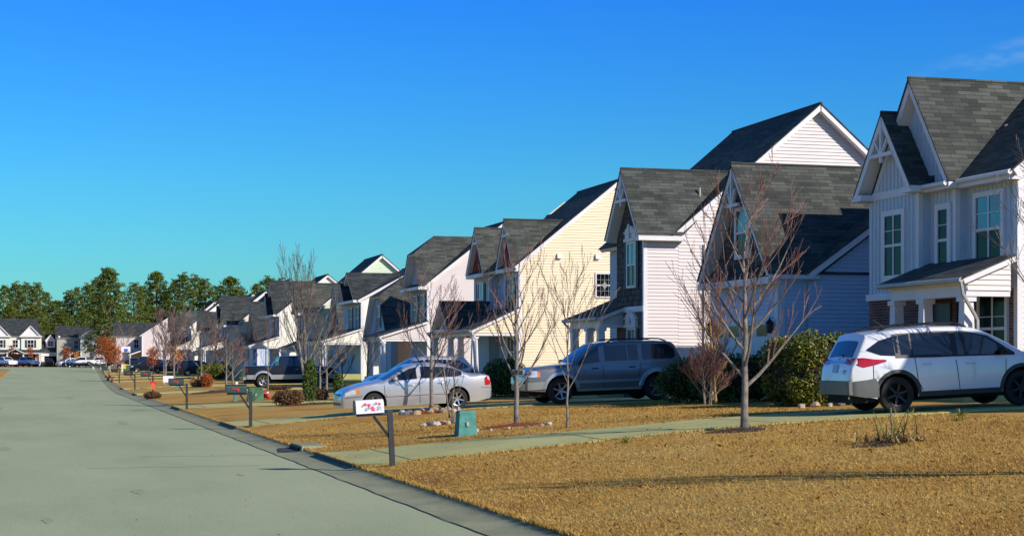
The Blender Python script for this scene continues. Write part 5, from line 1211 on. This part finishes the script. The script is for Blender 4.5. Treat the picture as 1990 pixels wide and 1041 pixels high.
for i, (px_, top_, rx, Y) in enumerate(bands):
    pw = pos_w[0 if px_ < 95 else 1 if px_ < 240 else 2 if px_ < 335 else 3 if px_ < 430 else 4]; k = cnt.get(pw, 0); cnt[pw] = k+1
    ordn = ['first', 'second', 'third', 'fourth', 'fifth', 'sixth', 'seventh', 'eighth', 'ninth', 'tenth'][k]
    ptree(px_, top_, rx, Y, [0, 3, 2, 1, 0, 3, 4][i % 7] if top_ < 590 else 3, i*1.3, f'{"low dense" if top_ >= 590 else size_w[i % 7]} pine {pw}, {ordn} of its clump')
# a far wood behind everything
rr = random.Random(77); mb = MB()
for _ in range(16000):
    x = rr.uniform(-190, 190); y = rr.uniform(455, 490); hh = 12+2.6*math.sin(x*.09)+2.0*math.sin(x*.31+1)+1.5*math.sin(x*.9); z = hh*rr.random()**.55
    leaves(mb, rr, 1, lambda: Vector((x, y, z+1)), .75)
tag(mb.build('distant_wood', PINE, uv=False, org=(0, 470, 1)), 'distant wood of dark pines closing the view', 'wood', kind='stuff')
# foreground tuft with a stake
x, y, _, _ = gp(1745, 858); z = ground(x, y); o = thing('strappy_plant', 'half dead strappy plant with a few green blades beside a stake in the lawn', 'plant', (x, y, z)); rr = random.Random(5)
def strap(mb, rr, n, lo, hi, droop, rad=.10, spread=.9):
    for _ in range(n):
        a = rr.uniform(0, 6.28); l = rr.uniform(lo, hi); s = rr.uniform(.2, spread); bx, by = rr.gauss(0, rad), rr.gauss(0, rad*.8); P = []
        for k in range(6):
            t = k/5; P.append(Vector((bx+math.cos(a)*l*s*t, by+math.sin(a)*l*s*t, l*(t*(1.1-s*.4)-droop*t*t))))
        w_ = rr.uniform(.008, .016); n_ = Vector((-math.sin(a), math.cos(a), 0)); i = len(mb.v)
        for k, p in enumerate(P): q = w_*(1-.8*k/5); mb.v += [tuple(p-n_*q), tuple(p+n_*q)]
        for k in range(5): j = i+2*k; mb.f.append((j, j+1, j+3, j+2))
mb = MB(); strap(mb, rr, 170, .25, .62, .75, .18, 1.1); mb.build('dead_leaves', TANL, o, uv=False); mb = MB(); strap(mb, rr, 34, .35, .75, .25, .14, .8); mb.build('green_leaves', HEDGE, o, uv=False)
mb = MB(); strap(mb, rr, 120, .18, .45, .85, .3, 1.3); mb.build('old_leaves', BROWN, o, uv=False)
x2, y2, _, _ = gp(1732, 862); mb = MB(); rr = random.Random(8); mb.tube([(0, 0, -.1), (.01, 0, .25), (-.004, .01, .54)], [.016, .014, .012], 6)
tag(mb.build('wooden_stake', BARK, org=(0, 0, 0)), 'short weathered stake standing in the front lawn', 'stake').location = (x2, y2, ground(x2, y2))
bed('mulch_bed', 'thin dark patch of old mulch left of the stake', x2-.25, y2-.05, .5, .32, .035, MULCH, 7)
for i, (px_, py_, lb) in enumerate([(1868, 808, 'green weed tuft near the driveway edge, upper of two'), (1862, 818, 'green weed tuft in the lawn below the crossover'), (1215, 862, 'green weed tuft at the near driveway edge'), (1770, 806, 'small weed tuft beside the driveway behind the stake')]):
    x, y, _, _ = gp(px_, py_); o = MB(); strap(o, random.Random(i), 22, .08, .2, .2, .05, .5); t = o.build('weed_tuft', HEDGE, uv=False, org=(0, 0, 0)); t.location = (x, y, ground(x, y)); tag(t, lb, 'weed')
# fallen leaves scattered on the lawn
rr = random.Random(12); mb = MB()
for _ in range(1500):
    x = rr.uniform(6.1, 17); y = 9+36*rr.random()**1.2; z = ground(x, y)+.02; leaves(mb, rr, 1, lambda: Vector((x, y, z+.012)), rr.choice([.022, .03, .04]), 1.5)
tag(mb.build('fallen_leaves', leaf_mat('fallen_leaf', [(0, (.08, .03, .012)), (.7, (.22, .08, .02)), (1, (.5, .2, .05))]), uv=False, org=(0, 0, 0)), 'scattered fallen leaves on the dry lawns', 'leaves', kind='stuff')
# ---------------------------------------------------------------- street things
GREENP = mat('dark_green_metal', (.018, .040, .034), .45, var=.15); POST = mat('dark_post', (.022, .026, .03), .6, bump=.2, var=.2); REDP = mat('red_flag', (.60, .02, .02), .4, var=.05)
TEAL = ramp_mat('teal_plastic', [(.3, (.06, .20, .17)), (.6, (.10, .30, .25)), (.8, (.16, .36, .30))], 5, bump=.2, fine=.12); GBOX = mat('green_cabinet', (.05, .16, .07), .5, var=.15)
def mailbox(label, X, Y, m=None, h=1.08, L=.50, flag=True, lean=0, floral=False, group='mailboxes along the kerb', post=POST, scale=1):
    o = thing('mailbox', label, 'mailbox', (X, Y, ground(X, Y)-.04), 0, group); o.rotation_euler = (0, lean, 0)
    b = MB(); a = .045; b.box((-a, -a, -.2), (a, a, h)); b.build('post', post, o)
    b = MB(); b.box((-.18-L, -.04, h-.10), (-a, .04, h-.045)); b.tube([(-a*.5, 0, h*.52), (-.30, 0, h-.10)], .026, 6); b.build('bracket', post, o)
    # vaulted box
    b = MB(); w_ = .095; z0 = h-.044; z1 = z0+.15; n = 8; x0, x1 = -.20-L, -.12; pr = [(-w_, z0), (w_, z0)]+[(w_*math.cos(math.pi*k/n), z1+w_*math.sin(math.pi*k/n)) for k in range(n+1)]
    i = len(b.v)
    for x in (x0, x1):
        for (yy, zz) in pr: b.v.append((x, yy, zz))
    N = len(pr); b.f.append(tuple(range(N))[::-1]); b.f.append(tuple(range(N, 2*N)))
    for k in range(N): j = (k+1) % N; b.f.append((k, j, N+j, N+k))
    bx = b.build('box', m or GREENP, o, smooth=35)
    b = MB(); b.hexa([(x0-.022, yy*1.05, zz) for yy, zz in pr], [(x0-.003, yy*1.05, zz) for yy, zz in pr]); b.build('door', GREENP, bx)
    if flag:
        b = MB(); f0 = (x0+x1)/2-.10; b.box((f0-.03, -w_-.016, z0+.10), (f0+.17, -w_-.006, z0+.135)); b.box((f0+.115, -w_-.016, z0+.05), (f0+.17, -w_-.006, z0+.10)); b.build('flag', REDP, bx)
    if floral:
        rr = random.Random(4); cols = [mat('poinsettia_pink', (.75, .05, .14), .6), mat('poinsettia_red', (.65, .02, .03), .6), mat('pale_blue_leaf', (.35, .5, .6), .6), mat('dusty_blue_leaf', (.20, .30, .42), .6), mat('teal_leaf', (.12, .38, .34), .6)]
        for ci, c in enumerate(cols):
            b = MB()
            cs = [[(-.33, .085, .062), (-.26, .17, .035), (-.20, .165, .035)], [(-.46, .165, .035), (-.40, .15, .04), (-.50, .15, .022)], [(-.44, .09, .035), (-.22, .10, .04), (-.30, .16, .03)], [(-.40, .10, .03), (-.24, .06, .025), (-.45, .06, .025)], [(-.52, .13, .018), (-.18, .10, .02), (-.17, .06, .015), (-.36, .17, .016)]][ci]
            for q, (cx, cz, r_) in enumerate(cs):
                for k in range(7):
                    t = k*.9+q; r1 = r_*rr.uniform(.8, 1.2); y_ = -w_-.004-.0012*ci-.0004*k; u = lambda A, R_: (cx+math.cos(A)*R_, y_, z0+cz+math.sin(A)*R_)
                    b.face([u(t, 0), u(t-.35, r1*.6), u(t, r1), u(t+.35, r1*.6)])
            b.build('flower_print', c, bx)
    return o
WB = mat('white_cover', (.78, .74, .76), .5, var=.03)
x, y, _, _ = gp(763, 905)
mailbox('white mailbox cover printed with pink and red flowers on a dark post, nearest the camera', x, y, WB, flag=False, lean=R(-3), floral=True, h=1.06, L=.43)
for px_, py_, lb, kw in [(487, 830, 'dark green mailbox with a red flag, second nearest the camera', {}), (363, 795, 'dark mailbox with a red flag before the white board, third from the camera', {}), (297, 762, 'dark green mailbox whose post wears an orange red ribbon', {}),
                         (262, 757, 'black mailbox with a bright red flag beside the dry tuft', {'m': BLACK}), (232, 744, 'black mailbox left of the teal pedestal', {'m': BLACK, 'flag': False}), (212, 738, 'mailbox whose post carries two dark red bows', {'flag': False}), (201, 726, 'small dark mailbox below the rusty trees', {'flag': False}), (178, 717, 'dark mailbox on a thick black post near the white pickups', {'flag': False})]:
    x, y, _, _ = gp(px_, py_); mailbox(lb, x, y, **kw)
def ribbon(label, px_, py_, z, s, m):
    x, y, _, _ = gp(px_, py_); o = thing('ribbon_bow', label, 'ribbon', (x, y-.06, ground(x, y)+z)); b = MB()
    for a in (-1, 1):
        for k in range(5):
            t = a*.9+k*.35*a; b.hexa([(-s*.1, -.03, -s*.1), (s*.1, -.03, -s*.1), (s*.1, .03, -s*.1), (-s*.1, .03, -s*.1)], [(a*s*.55-s*.25, -.09, s*.35-k*s*.1), (a*s*.55+s*.25, -.09, s*.35-k*s*.1), (a*s*.55+s*.2, .05, s*.35-k*s*.1), (a*s*.55-s*.2, .05, s*.35-k*s*.1)])
    b.build('loops', m, o); b = MB(); b.hexa([(-s*.5, -.05, -s*1.3), (s*.45, -.05, -s*1.25), (s*.4, .0, -s*1.25), (-s*.45, .0, -s*1.3)], [(-s*.15, -.06, 0), (s*.15, -.06, 0), (s*.15, .02, 0), (-s*.15, .02, 0)]); b.build('tails', m, o)
ribbon('orange red ribbon tied round a mailbox post', 297.4, 762.5, .58, .30, mat('orange_ribbon', (.85, .09, .03), .5)); DR = mat('dark_red_ribbon', (.16, .008, .012), .6)
ribbon('dark red bow on a mailbox post, larger of the two', 209.5, 741, .42, .42, DR); ribbon('dark red bow on a mailbox post, smaller of the two', 217.5, 741, .36, .30, DR)
# utility pedestals
def pedestal(label, X, Y, w_, h, m, name='utility_pedestal', lid=True, d=None):
    o = thing(name, label, 'utility box', (X, Y, ground(X, Y)-.03)); d = d or w_; b = MB(); a, c = w_/2, w_/2*.82
    b.hexa([(-a, -d/2, 0), (a, -d/2, 0), (a, d/2, 0), (-a, d/2, 0)], [(-c, -d/2*.82, h*.9), (c, -d/2*.82, h*.9), (c, d/2*.82, h*.9), (-c, d/2*.82, h*.9)]); b.build('housing', m, o)
    b = MB(); b.hexa([(-c-.02, -d*.43, h*.9), (c+.02, -d*.43, h*.9), (c+.02, d*.43, h*.9), (-c-.02, d*.43, h*.9)], [(-c*.9, -d*.36, h), (c*.9, -d*.36, h), (c*.9, d*.36, h), (-c*.9, d*.36, h)]); b.build('lid', m, o)
    b = MB(); b.box((-c*.2, -d/2*.93-.03, h*.42), (c*.1, -d/2*.86, h*.58)); b.build('latch', GUTTER, o); return o
x, y, _, _ = gp(905, 846); pedestal('teal ribbed utility pedestal at the end of the stone beds', x, y, .42, .56, TEAL)
x, y, _, _ = gp(491, 779); pedestal('square green transformer cabinet behind the second mailbox', x+.12, y, .72, .62, GBOX, 'transformer_cabinet', d=.6); x, y, _, _ = gp(457, 779); pedestal('small dark teal pedestal left of the green cabinet', x, y, .16, .4, TEAL)
x, y, _, _ = gp(460, 757); pedestal('short white marker post in the mulch bed', x, y, .16, .5, WHITE, 'marker_post'); x, y, _, _ = gp(279, 734); pedestal('pale teal pedestal far down the kerb', x, y, .42, .72, TEAL); x, y, _, _ = gp(287, 733); pedestal('white marker post beside the pale teal pedestal', x, y, .16, .5, WHITE, 'marker_post')
x, y, _, _ = gp(346, 753); pedestal('low teal pedestal under the third mailbox', x, y, .3, .22, TEAL); x, y, _, _ = gp(237.5, 722); pedestal('white post beside the yellow toy slide', x, y, .2, .95, WHITE, 'marker_post')
x, y, _, _ = gp(181, 717); pedestal('pale green pedestal by the farthest mailbox', x, y, .3, .45, mat('pale_green', (.5, .6, .4), .6)); x, y, _, _ = gp(212, 721); pedestal('pale green pedestal behind the dark red bows', x, y, .35, .8, mat('pale_green', (.5, .6, .4), .6))
# white board
x, y, _, _ = gp(327, 746); o = thing('sign_board', 'blank white sign board on two short legs left of the third mailbox', 'sign', (x, y, ground(x, y))); b = MB(); b.box((-.40, -.02, .14), (.40, .02, .64)); b.build('board', WB, o)
for s_ in (-.3, .3): b = MB(); b.box((s_-.02, .02, -.1), (s_+.02, .05, .6)); b.build('leg', WHITE, o)
# white street sign
x, y, _, _ = gp(195, 719); o = thing('street_sign', 'blank white street sign on a grey post before the rusty trees', 'sign', (x, y, ground(x, y))); b = MB(); b.tube([(0, 0, -.1), (0, 0, 2.0)], .07, 8); b.build('post', mat('galvanised', (.38, .40, .40), .5), o); b = MB(); b.box((-.56, -.03, 1.95), (.56, .0, 2.42)); b.build('panel', WB, o)
# basketball hoop
x, y, _, _ = gp(252, 722); o = thing('basketball_hoop', 'basketball hoop with a white and blue backboard in a front yard', 'basketball hoop', (x, y, ground(x, y))); b = MB(); b.tube([(0, 0, -.1), (0, 0, 2.6), (-.3, 0, 3.0)], .06, 8); b.build('pole', mat('galvanised', (.38, .40, .40), .5), o)
b = MB(); b.box((-1.1, -.04, 2.65), (.1, .0, 3.4)); bb = b.build('backboard', WB, o); b = MB(); b.box((-.75, -.06, 2.75), (-.25, -.042, 3.1)); b.build('target_panel', mat('blue_panel', (.05, .10, .45), .5), bb)
b = MB(); b.lathe([(0, .23), (.02, .25), (.04, .23)], (-.5, -.3, 2.7), 'z', 16); b.build('rim', REDP, o)
# toy slide and green cart
x, y, _, _ = gp(245, 721); o = thing('toy_slide', 'yellow and lime plastic play slide on the far lawn', 'toy slide', (x, y, ground(x, y))); b = MB(); b.hexa([(-.8, -.4, .35), (.8, -.4, .35), (.8, .4, .35), (-.8, .4, .35)], [(-.6, -.4, .75), (.7, -.4, .6), (.7, .4, .6), (-.6, .4, .75)]); b.build('slide_bed', mat('lime_plastic', (.45, .62, .12), .4), o)
b = MB(); b.hexa([(-.7, -.45, .75), (.6, -.45, .62), (.6, .45, .62), (-.7, .45, .75)], [(-.6, -.4, 1.05), (.75, -.4, .85), (.75, .4, .85), (-.6, .4, 1.05)]); b.build('side_rail', mat('yellow_plastic', (.80, .42, .03), .4), o)
for s_ in (-.6, .6): b = MB(); b.box((s_-.06, -.35, -.05), (s_+.06, .35, .36)); b.build('leg', mat('lime_plastic', (.45, .62, .12), .4), o)
x, y, _, _ = gp(254, 724); o = thing('waste_cart', 'dark green wheeled cart lying by the play slide', 'bin', (x, y, ground(x, y))); b = MB(); b.hexa([(-.45, -.4, .08), (.45, -.4, .08), (.45, .4, .08), (-.45, .4, .08)], [(-.62, -.5, .85), (.62, -.5, .85), (.62, .5, .85), (-.62, .5, .85)]); b.build('bin_body', GBOX, o); b = MB(); b.hexa([(-.65, -.52, .86), (.65, -.52, .86), (.65, .52, .86), (-.65, .52, .86)], [(-.5, -.4, .98), (.5, -.4, .98), (.5, .4, .98), (-.5, .4, .98)]); b.build('lid', GREENP, o)
b = MB(); b.lathe([(0, .001), (0, .14), (.06, .14), (.06, .001)], (-.3, -.45, .12), 'y', 12); b.build('wheel', BLACK, o)
# ornaments
x, y, _, _ = gp(513, 774); o = thing('garden_ornament', 'red and white round ornament figure on the lawn before the pickup', 'ornament', (x, y, ground(x, y)))
def ball(mb, c, r_, n=12):
    mb.lathe([(-r_*math.cos(math.pi*k/8), max(.001, r_*math.sin(math.pi*k/8))) for k in range(9)], c, 'z', n)
b = MB(); ball(b, (0, 0, .18), .17); b.build('figure_body', REDP, o, smooth=60); b = MB(); ball(b, (-.2, .02, .14), .12); b.build('white_ball', WHITE, o, smooth=60)
x, y, _, _ = gp(521, 774); o = thing('garden_ornament', 'small red ornament with a white top right of the larger one', 'ornament', (x, y, ground(x, y))); b = MB(); ball(b, (0, 0, .10), .11); b.build('figure_body', REDP, o, smooth=60); b = MB(); ball(b, (-.03, 0, .26), .06); b.build('head', WHITE, o, smooth=60)
b = MB(); b.lathe([(0, .16), (.30, .19), (.32, .001)], (0, 0, 0), 'z', 14); x, y, _, _ = gp(383, 752); t = b.build('plant_pot', BLACK, org=(0, 0, 0)); t.location = (x+.15, y-.3, ground(x, y)); tag(t, 'round black pot under the tan leaved plant', 'pot')
x, y, _, _ = gp(18, 717); o = thing('waste_cart', 'dark brown box shaped cart at the left kerb', 'bin', (-4.6, 250, ground(-4.6, 250))); b = MB(); b.hexa([(-.3, -.3, .08), (.3, -.3, .08), (.3, .3, .08), (-.3, .3, .08)], [(-.36, -.36, .95), (.36, -.36, .95), (.36, .36, .95), (-.36, .36, .95)]); b.build('bin_body', mat('brown_bin', (.06, .035, .03), .6), o); b = MB(); b.box((-.38, -.38, .95), (.38, .38, 1.02)); b.build('lid', BLACK, o)
# stones ----------------------------------------------------------------------
ST = [ramp_mat('pale_stone', [(.3, (.38, .34, .26)), (.7, (.58, .55, .46))], 4, bump=.4, fine=.2), ramp_mat('grey_stone', [(.3, (.10, .10, .11)), (.7, (.25, .26, .27))], 4, bump=.4, fine=.2), ramp_mat('tan_stone', [(.3, (.32, .22, .12)), (.7, (.52, .40, .26))], 4, bump=.4, fine=.2)]
SN = ['pale', 'grey', 'tan']
def stone(X, Y, s, seed, lb, group, k=None):
    rr = random.Random(seed); k = rr.randrange(3) if k is None else k; mb = MB(); K = 9; J = 6; sx, sy, sz = s*rr.uniform(.8, 1.25), s*rr.uniform(.6, 1), s*rr.uniform(.55, .8); ph = [rr.uniform(0, 6.28) for _ in range(4)]
    for j in range(J+1):
        e = -math.pi/2+math.pi*j/J
        for i in range(K):
            a = 2*math.pi*i/K; q = 1+.12*math.sin(2*a+ph[0])+.10*math.sin(3*a+ph[1]+2*e)+.08*math.sin(5*e+ph[2]); mb.v.append((sx*q*math.cos(a)*max(.02, math.cos(e)), sy*q*math.sin(a)*max(.02, math.cos(e)), sz*q*math.sin(e)))
    for j in range(J):
        for i in range(K): a = j*K+i; b_ = j*K+(i+1) % K; mb.f.append((a, b_, b_+K, a+K))
    o = mb.build('stone', ST[k], smooth=28, org=(0, 0, 0), uv=False); o.location = (X, Y, ground(X, Y)+sz*.55); o.rotation_euler = (0, 0, rr.uniform(0, 6)); tag(o, lb.replace('*', SN[k]), 'stone', group); return o
def ring(cx, cy, rx, ry, n, seed, where, s=(.08, .14), arc=(0, 6.28)):
    rr = random.Random(seed)
    for i in range(n):
        a = arc[0]+(arc[1]-arc[0])*(i+.5)/n; stone(cx+rx*math.cos(a), cy+ry*math.sin(a), rr.uniform(*s), seed*100+i, f'* rough stone {where}', f'stones {where}')
x, y, _, _ = gp(838, 801); bed('mulch_bed', 'red mulch inside the stone ring round the tree before the silver saloon', x-.1, y-.15, .8, .5, .09, REDM, 3); ring(x-.1, y-.2, .85, .62, 13, 5, 'in the ring round the tree by the silver saloon')
x, y, _, _ = gp(853, 825); bed('mulch_bed', 'small red mulch bed behind the teal pedestal', x, y, .42, .3, .08, REDM, 4); ring(x, y, .42, .34, 8, 6, 'in the small bed behind the teal pedestal', (.07, .12))
x, y, _, _ = gp(1005, 830); ring(x-.25, y-.15, .95, .4, 8, 7, 'edging the long red mulch bed', (.05, .09), (2.6, 6.2))
for i in range(7): stone(17.4+i*.34, 36.5-.05*(i % 3), .085+.03*(i % 2), 900+i, '* stone at the foot of the yellow green hedge', 'stones at the foot of the hedge', [0, 2, 0, 1, 0, 2, 1, 0, 0][i])
x, y, _, _ = gp(425, 763); bed('mulch_bed', 'dark mulch bed with pale stubble before the olive hedge', x, y, 1.6, .7, .16, MULCH, 9)
x, y, _, _ = gp(590, 786); bed('mulch_bed', 'dark mulch strip under the evergreen column and pale trees', x+.4, y-.3, 1.6, .45, .08, MULCH, 10)
# more parked vehicles down the row -------------------------------------------
CARG = 'vehicles parked down the row'
crossover2('dark estate car with its red tail light toward the street behind the tan leaved plant', 17.4, 184.5, R(0), BP, CARG, far=True)
crossover2('silver grey car behind the olive hedge', 20.6, 190.0, R(180), SP, CARG, far=True)
crossover2('bright blue car with silver wheels under the orange leaves', 16.4, 214.7, R(180), NP, CARG, far=True)
crossover2('black car with a big rear wheel in front of the small black pickup', 14.4, 222.0, R(180), BP, CARG, far=True)
pickup('small black pickup truck beside the far white house', 15.9, 252.0, R(0), BP, DSP, far=True, group=CARG, bigflare=False, tr=.36)
crossover2('dark car in the shade just left of the black pickup with silver panels', 20.4, 134.0, R(0), BP, CARG, far=True)
crossover2('grey car half hidden behind the play slide', 14.2, 262.0, R(180), GP, CARG, far=True)
FG = 'vehicles before the far houses'
pickup('white and blue pickup truck at the far left edge', -4.6, 334, R(-60), WP, NP, far=True, group=FG, bigflare=False, tr=.36); pickup('pale silver pickup truck before the far cream house', -.9, 335, R(-50), SP, SP, far=True, group=FG, bigflare=False, tr=.36)
crossover2('dark car inside the open far garage', 3.4, 343.2, R(-90), BP, FG, far=True)
crossover2('white car half hidden behind the white pickup', 6.9, 333.0, R(200), WP, FG, far=True); pickup('white pickup truck with a dark bed in front of the beige house', 9.2, 329.5, R(180), WP, BLACK, far=True, group=FG, bigflare=False, tr=.36)
pickup('second white pickup truck right of the first at the beige house', 12.8, 333.5, R(178), WP, WP, far=True, group=FG, bigflare=False, tr=.36)
# ---------------------------------------------------------------- far houses facing the end of the street
def fwin(h, fr, c, s, z, w_=.9, hh=1.4, shut=0): window(h, fr, c, s, z, w_, hh, 2, 2, trim=.1, shut=shut, glass=GLASS_W)
BEIGE = clap_col('siding_beige', (.42, .40, .30)); CRM = clap_col('siding_pale_cream', (.74, .74, .60))
# cream house with two gables (front faces the street end)
gz = 1.0; h = house('cream_house', 'cream two storey house with two white front gables at the far left end', 2.0, 345.0, gz)
def PF(x0, x1, z0, z1, y=0): return [(x0, z0), (x1, z0), (x1, z1), (x0, z1)]
wall(h, 'S', 0, PF(-13, 0, .5, 6.9), CRM, 'lap'); wall(h, 'E', 0, [(0, .5), (9, .5), (9, 6.9), (0, 6.9)], CRM, 'lap'); wall(h, 'W', -13, [(0, .5), (9, .5), (9, 6.9), (0, 6.9)], CRM, 'lap')
roof_planes(h, [[(-13.5, -.4, 6.8), (.4, -.4, 6.8), (-.9, 4.5, 10.3), (-13.5, 4.5, 10.3)], [(-13.5, 9.4, 6.8), (.4, 9.4, 6.8), (-.9, 4.5, 10.3), (-13.5, 4.5, 10.3)], [(.4, -.4, 6.8), (.4, 9.4, 6.8), (-.9, 4.5, 10.3)]], SHINGLE_B)
for xc in (-2.05, -7.8):
    wall(h, 'S', -.35, [(xc-1.75, 3.9), (xc+1.75, 3.9), (xc+1.75, 6.9), (xc, 8.7), (xc-1.75, 6.9)], WB if 0 else CRM, 'lap', 'gable_wall')
    wall(h, 'S', -.40, [(xc-1.6, 7.0), (xc+1.6, 7.0), (xc, 8.65)], WHITE, 'lap', 'gable_wall')
    roof_planes(h, [[(xc-2.1, -.8, 6.75), (xc-2.1, 1.5, 6.75), (xc, 2.6, 8.95), (xc, -.8, 8.95)], [(xc+2.1, -.8, 6.75), (xc+2.1, 1.5, 6.75), (xc, 2.6, 8.95), (xc, -.8, 8.95)]], SHINGLE_B)
    b = MB(); b.box((xc-2.1, -.85, 6.62), (xc+2.1, -.3, 6.85)); b.build('eave_return', WHITE, h); fwin(h, 'S', -.35, xc, 4.6, 1.1, 1.4, .4)
fwin(h, 'S', 0, -4.9, 4.6, .9, 1.4); fwin(h, 'S', 0, -11, 4.6, .9, 1.4, .4)
roof_planes(h, [[(-13.2, -1.9, 3.6), (0, -1.9, 3.6), (0, 0, 4.3), (-13.2, 0, 4.3)]], SHINGLE_B, tu=.25)
for xc in (-.3, -3.4, -6.4, -9.5): column(h, xc, -1.6, .9, 3.4, m=WHITE)
wall(h, 'S', .02-.05, PF(-12.9, -.1, .5, 3.5), BRICK, 'flat', 'brick_wall'); fwin(h, 'S', -.05, -1.6, 1.6, 1.0, 1.7); fwin(h, 'S', -.05, -8.0, 1.6, 1.4, 1.5); roof_planes(h, [[(-6.7, -2.3, 3.55), (-6.7, 0, 3.55), (-4.9, 0, 4.4), (-4.9, -2.3, 4.4)], [(-3.1, -2.3, 3.55), (-3.1, 0, 3.55), (-4.9, 0, 4.4), (-4.9, -2.3, 4.4)]], SHINGLE_B)
# its open garage wing with a dormer
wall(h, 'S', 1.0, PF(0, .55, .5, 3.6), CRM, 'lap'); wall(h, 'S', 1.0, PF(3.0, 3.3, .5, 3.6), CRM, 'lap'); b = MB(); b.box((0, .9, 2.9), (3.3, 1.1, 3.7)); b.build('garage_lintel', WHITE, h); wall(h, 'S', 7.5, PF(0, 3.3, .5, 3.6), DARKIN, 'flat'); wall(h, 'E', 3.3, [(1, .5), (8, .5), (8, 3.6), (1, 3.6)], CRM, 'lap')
roof_planes(h, [[(0, .5, 3.7), (3.5, .5, 3.7), (3.5, 4.5, 7.3), (0, 4.5, 7.3)], [(0, 8.5, 3.7), (3.5, 8.5, 3.7), (3.5, 4.5, 7.3), (0, 4.5, 7.3)]], SHINGLE_B)
wall(h, 'S', 1.5, [(.85, 4.5), (2.6, 4.5), (2.6, 6.1), (1.72, 7.0), (.85, 6.1)], WHITE, 'flat', 'dormer_wall'); roof_planes(h, [[(.6, 1.2, 5.95), (.6, 4, 5.95), (1.72, 4, 7.2), (1.72, 1.2, 7.2)], [(2.85, 1.2, 5.95), (2.85, 4, 5.95), (1.72, 4, 7.2), (1.72, 1.2, 7.2)]], SHINGLE_B); fwin(h, 'S', 1.5, 1.72, 4.9, .9, .9)
# beige and white end houses: side gable toward us, a wing set back to the left
def end_house(name, label, X, Y, m, wingw, zl=0, deep=4.0, peak=9.3, hw=4.0):
    gz = 1.0; h = house(name, label, X, Y, gz, lift=zl)
    wall(h, 'S', 0, [(0, .3), (2*hw, .3), (2*hw, 6.7), (hw, peak-.1), (0, 6.7)], m, 'lap'); wall(h, 'W', 0, [(0, .3), (9, .3), (9, 6.7), (0, 6.7)], m, 'lap'); wall(h, 'N', 9, [(0, .3), (2*hw, .3), (2*hw, 6.7), (hw, peak), (0, 6.7)], m, 'flat'); wall(h, 'E', 2*hw, [(0, .3), (9, .3), (9, 6.7), (0, 6.7)], m, 'flat')
    roofY(h, -.4, 9.4, -.45, hw, 2*hw+.45, 6.55, peak+.15, 6.55, SHINGLE_B); corner(h, 0, 0, .3, 6.5, w=.2)
    wall(h, 'S', deep, PF(-wingw, 0, .3, 6.6), m, 'lap'); wall(h, 'W', -wingw, [(deep, .3), (deep+6, .3), (deep+6, 6.6), (deep, 6.6)], m, 'flat'); wall(h, 'N', deep+6, PF(-wingw, 0, .3, 6.6), m, 'flat')
    roof_planes(h, [[(-wingw-.3, deep-.4, 6.5), (1, deep-.4, 6.5), (3.0, deep+3, 8.9), (-wingw-.3, deep+3, 8.9)], [(-wingw-.3, deep+6.4, 6.5), (1, deep+6.4, 6.5), (3.0, deep+3, 8.9), (-wingw-.3, deep+3, 8.9)]], SHINGLE_B)
    roof_planes(h, [[(-2.3, .2, 3.3), (-2.3, deep, 3.3), (0, deep, 4.1), (0, .2, 4.1)]], SHINGLE_B, tu=.2); column(h, -2.0, .5, .5, 3.2)
    fwin(h, 'S', deep, -.75, 4.4, .7, 1.5); return h
end_house('beige_house', 'beige two storey house with a side gable partly behind the tallest pine', 9.3, 340.0, BEIGE, 4.4)
end_house('far_white_house', 'bright white two storey house beside the basketball hoop', 18.5, 300.0, SID_PINK, 4.2, zl=-.2, hw=4.5, peak=9.6)
h = house('neighbour_house', 'unseen white house outside the frame on the right, narrow bay shaped to shade the crossover', 22.6, 16.2, 1.15)
wall(h, 'S', 0, [(3.5, .7), (12, .7), (12, 6.4), (7.7, 9.6), (3.5, 6.4)], SID_PINK, 'lap'); wall(h, 'N', 7.7, [(0, .7), (12, .7), (12, 6.4), (7.7, 9.6), (3.5, 6.4), (3.5, 6.8), (0, 6.8)], SID_PINK, 'flat'); wall(h, 'E', 12, [(0, .7), (7.7, .7), (7.7, 6.4), (0, 6.4)], SID_PINK, 'flat')
wall(h, 'W', 3.5, [(0, .7), (6.2, .7), (6.2, 6.4), (0, 6.4)], SID_PINK, 'lap'); wall(h, 'W', 0, [(6.2, .7), (7.7, .7), (7.7, 6.8), (6.2, 6.8)], SID_PINK, 'lap'); wall(h, 'S', 6.2, [(0, .7), (3.5, .7), (3.5, 6.9), (0, 6.9)], SID_PINK, 'lap')  # unseen bay, kept narrow so its shadow falls on the crossover's front half
roofY(h, -.3, 7.9, 3.2, 7.7, 12.3, 6.3, 9.8, 6.3); roofX(h, -.25, 4.2, 4.2, 6.95, .95, 6.85, 7.3); window(h, 'W', 3.5, 3.0, 4.2, 1.0, 1.5); window(h, 'W', 3.5, 3.0, 1.9, 1.2, 1.5)
# street lamp
x, y = 5.2, 338; o = thing('street_lamp', 'thin street lamp with a round white head before the beige house', 'street lamp', (x, y, ground(x, y))); b = MB(); b.tube([(0, 0, 0), (0, 0, 5.6)], .07, 6); b.build('pole', GUTTER, o); b = MB(); ball(b, (0, 0, 5.75), .25, 10); b.build('lamp_head', WHITE, o, smooth=60)
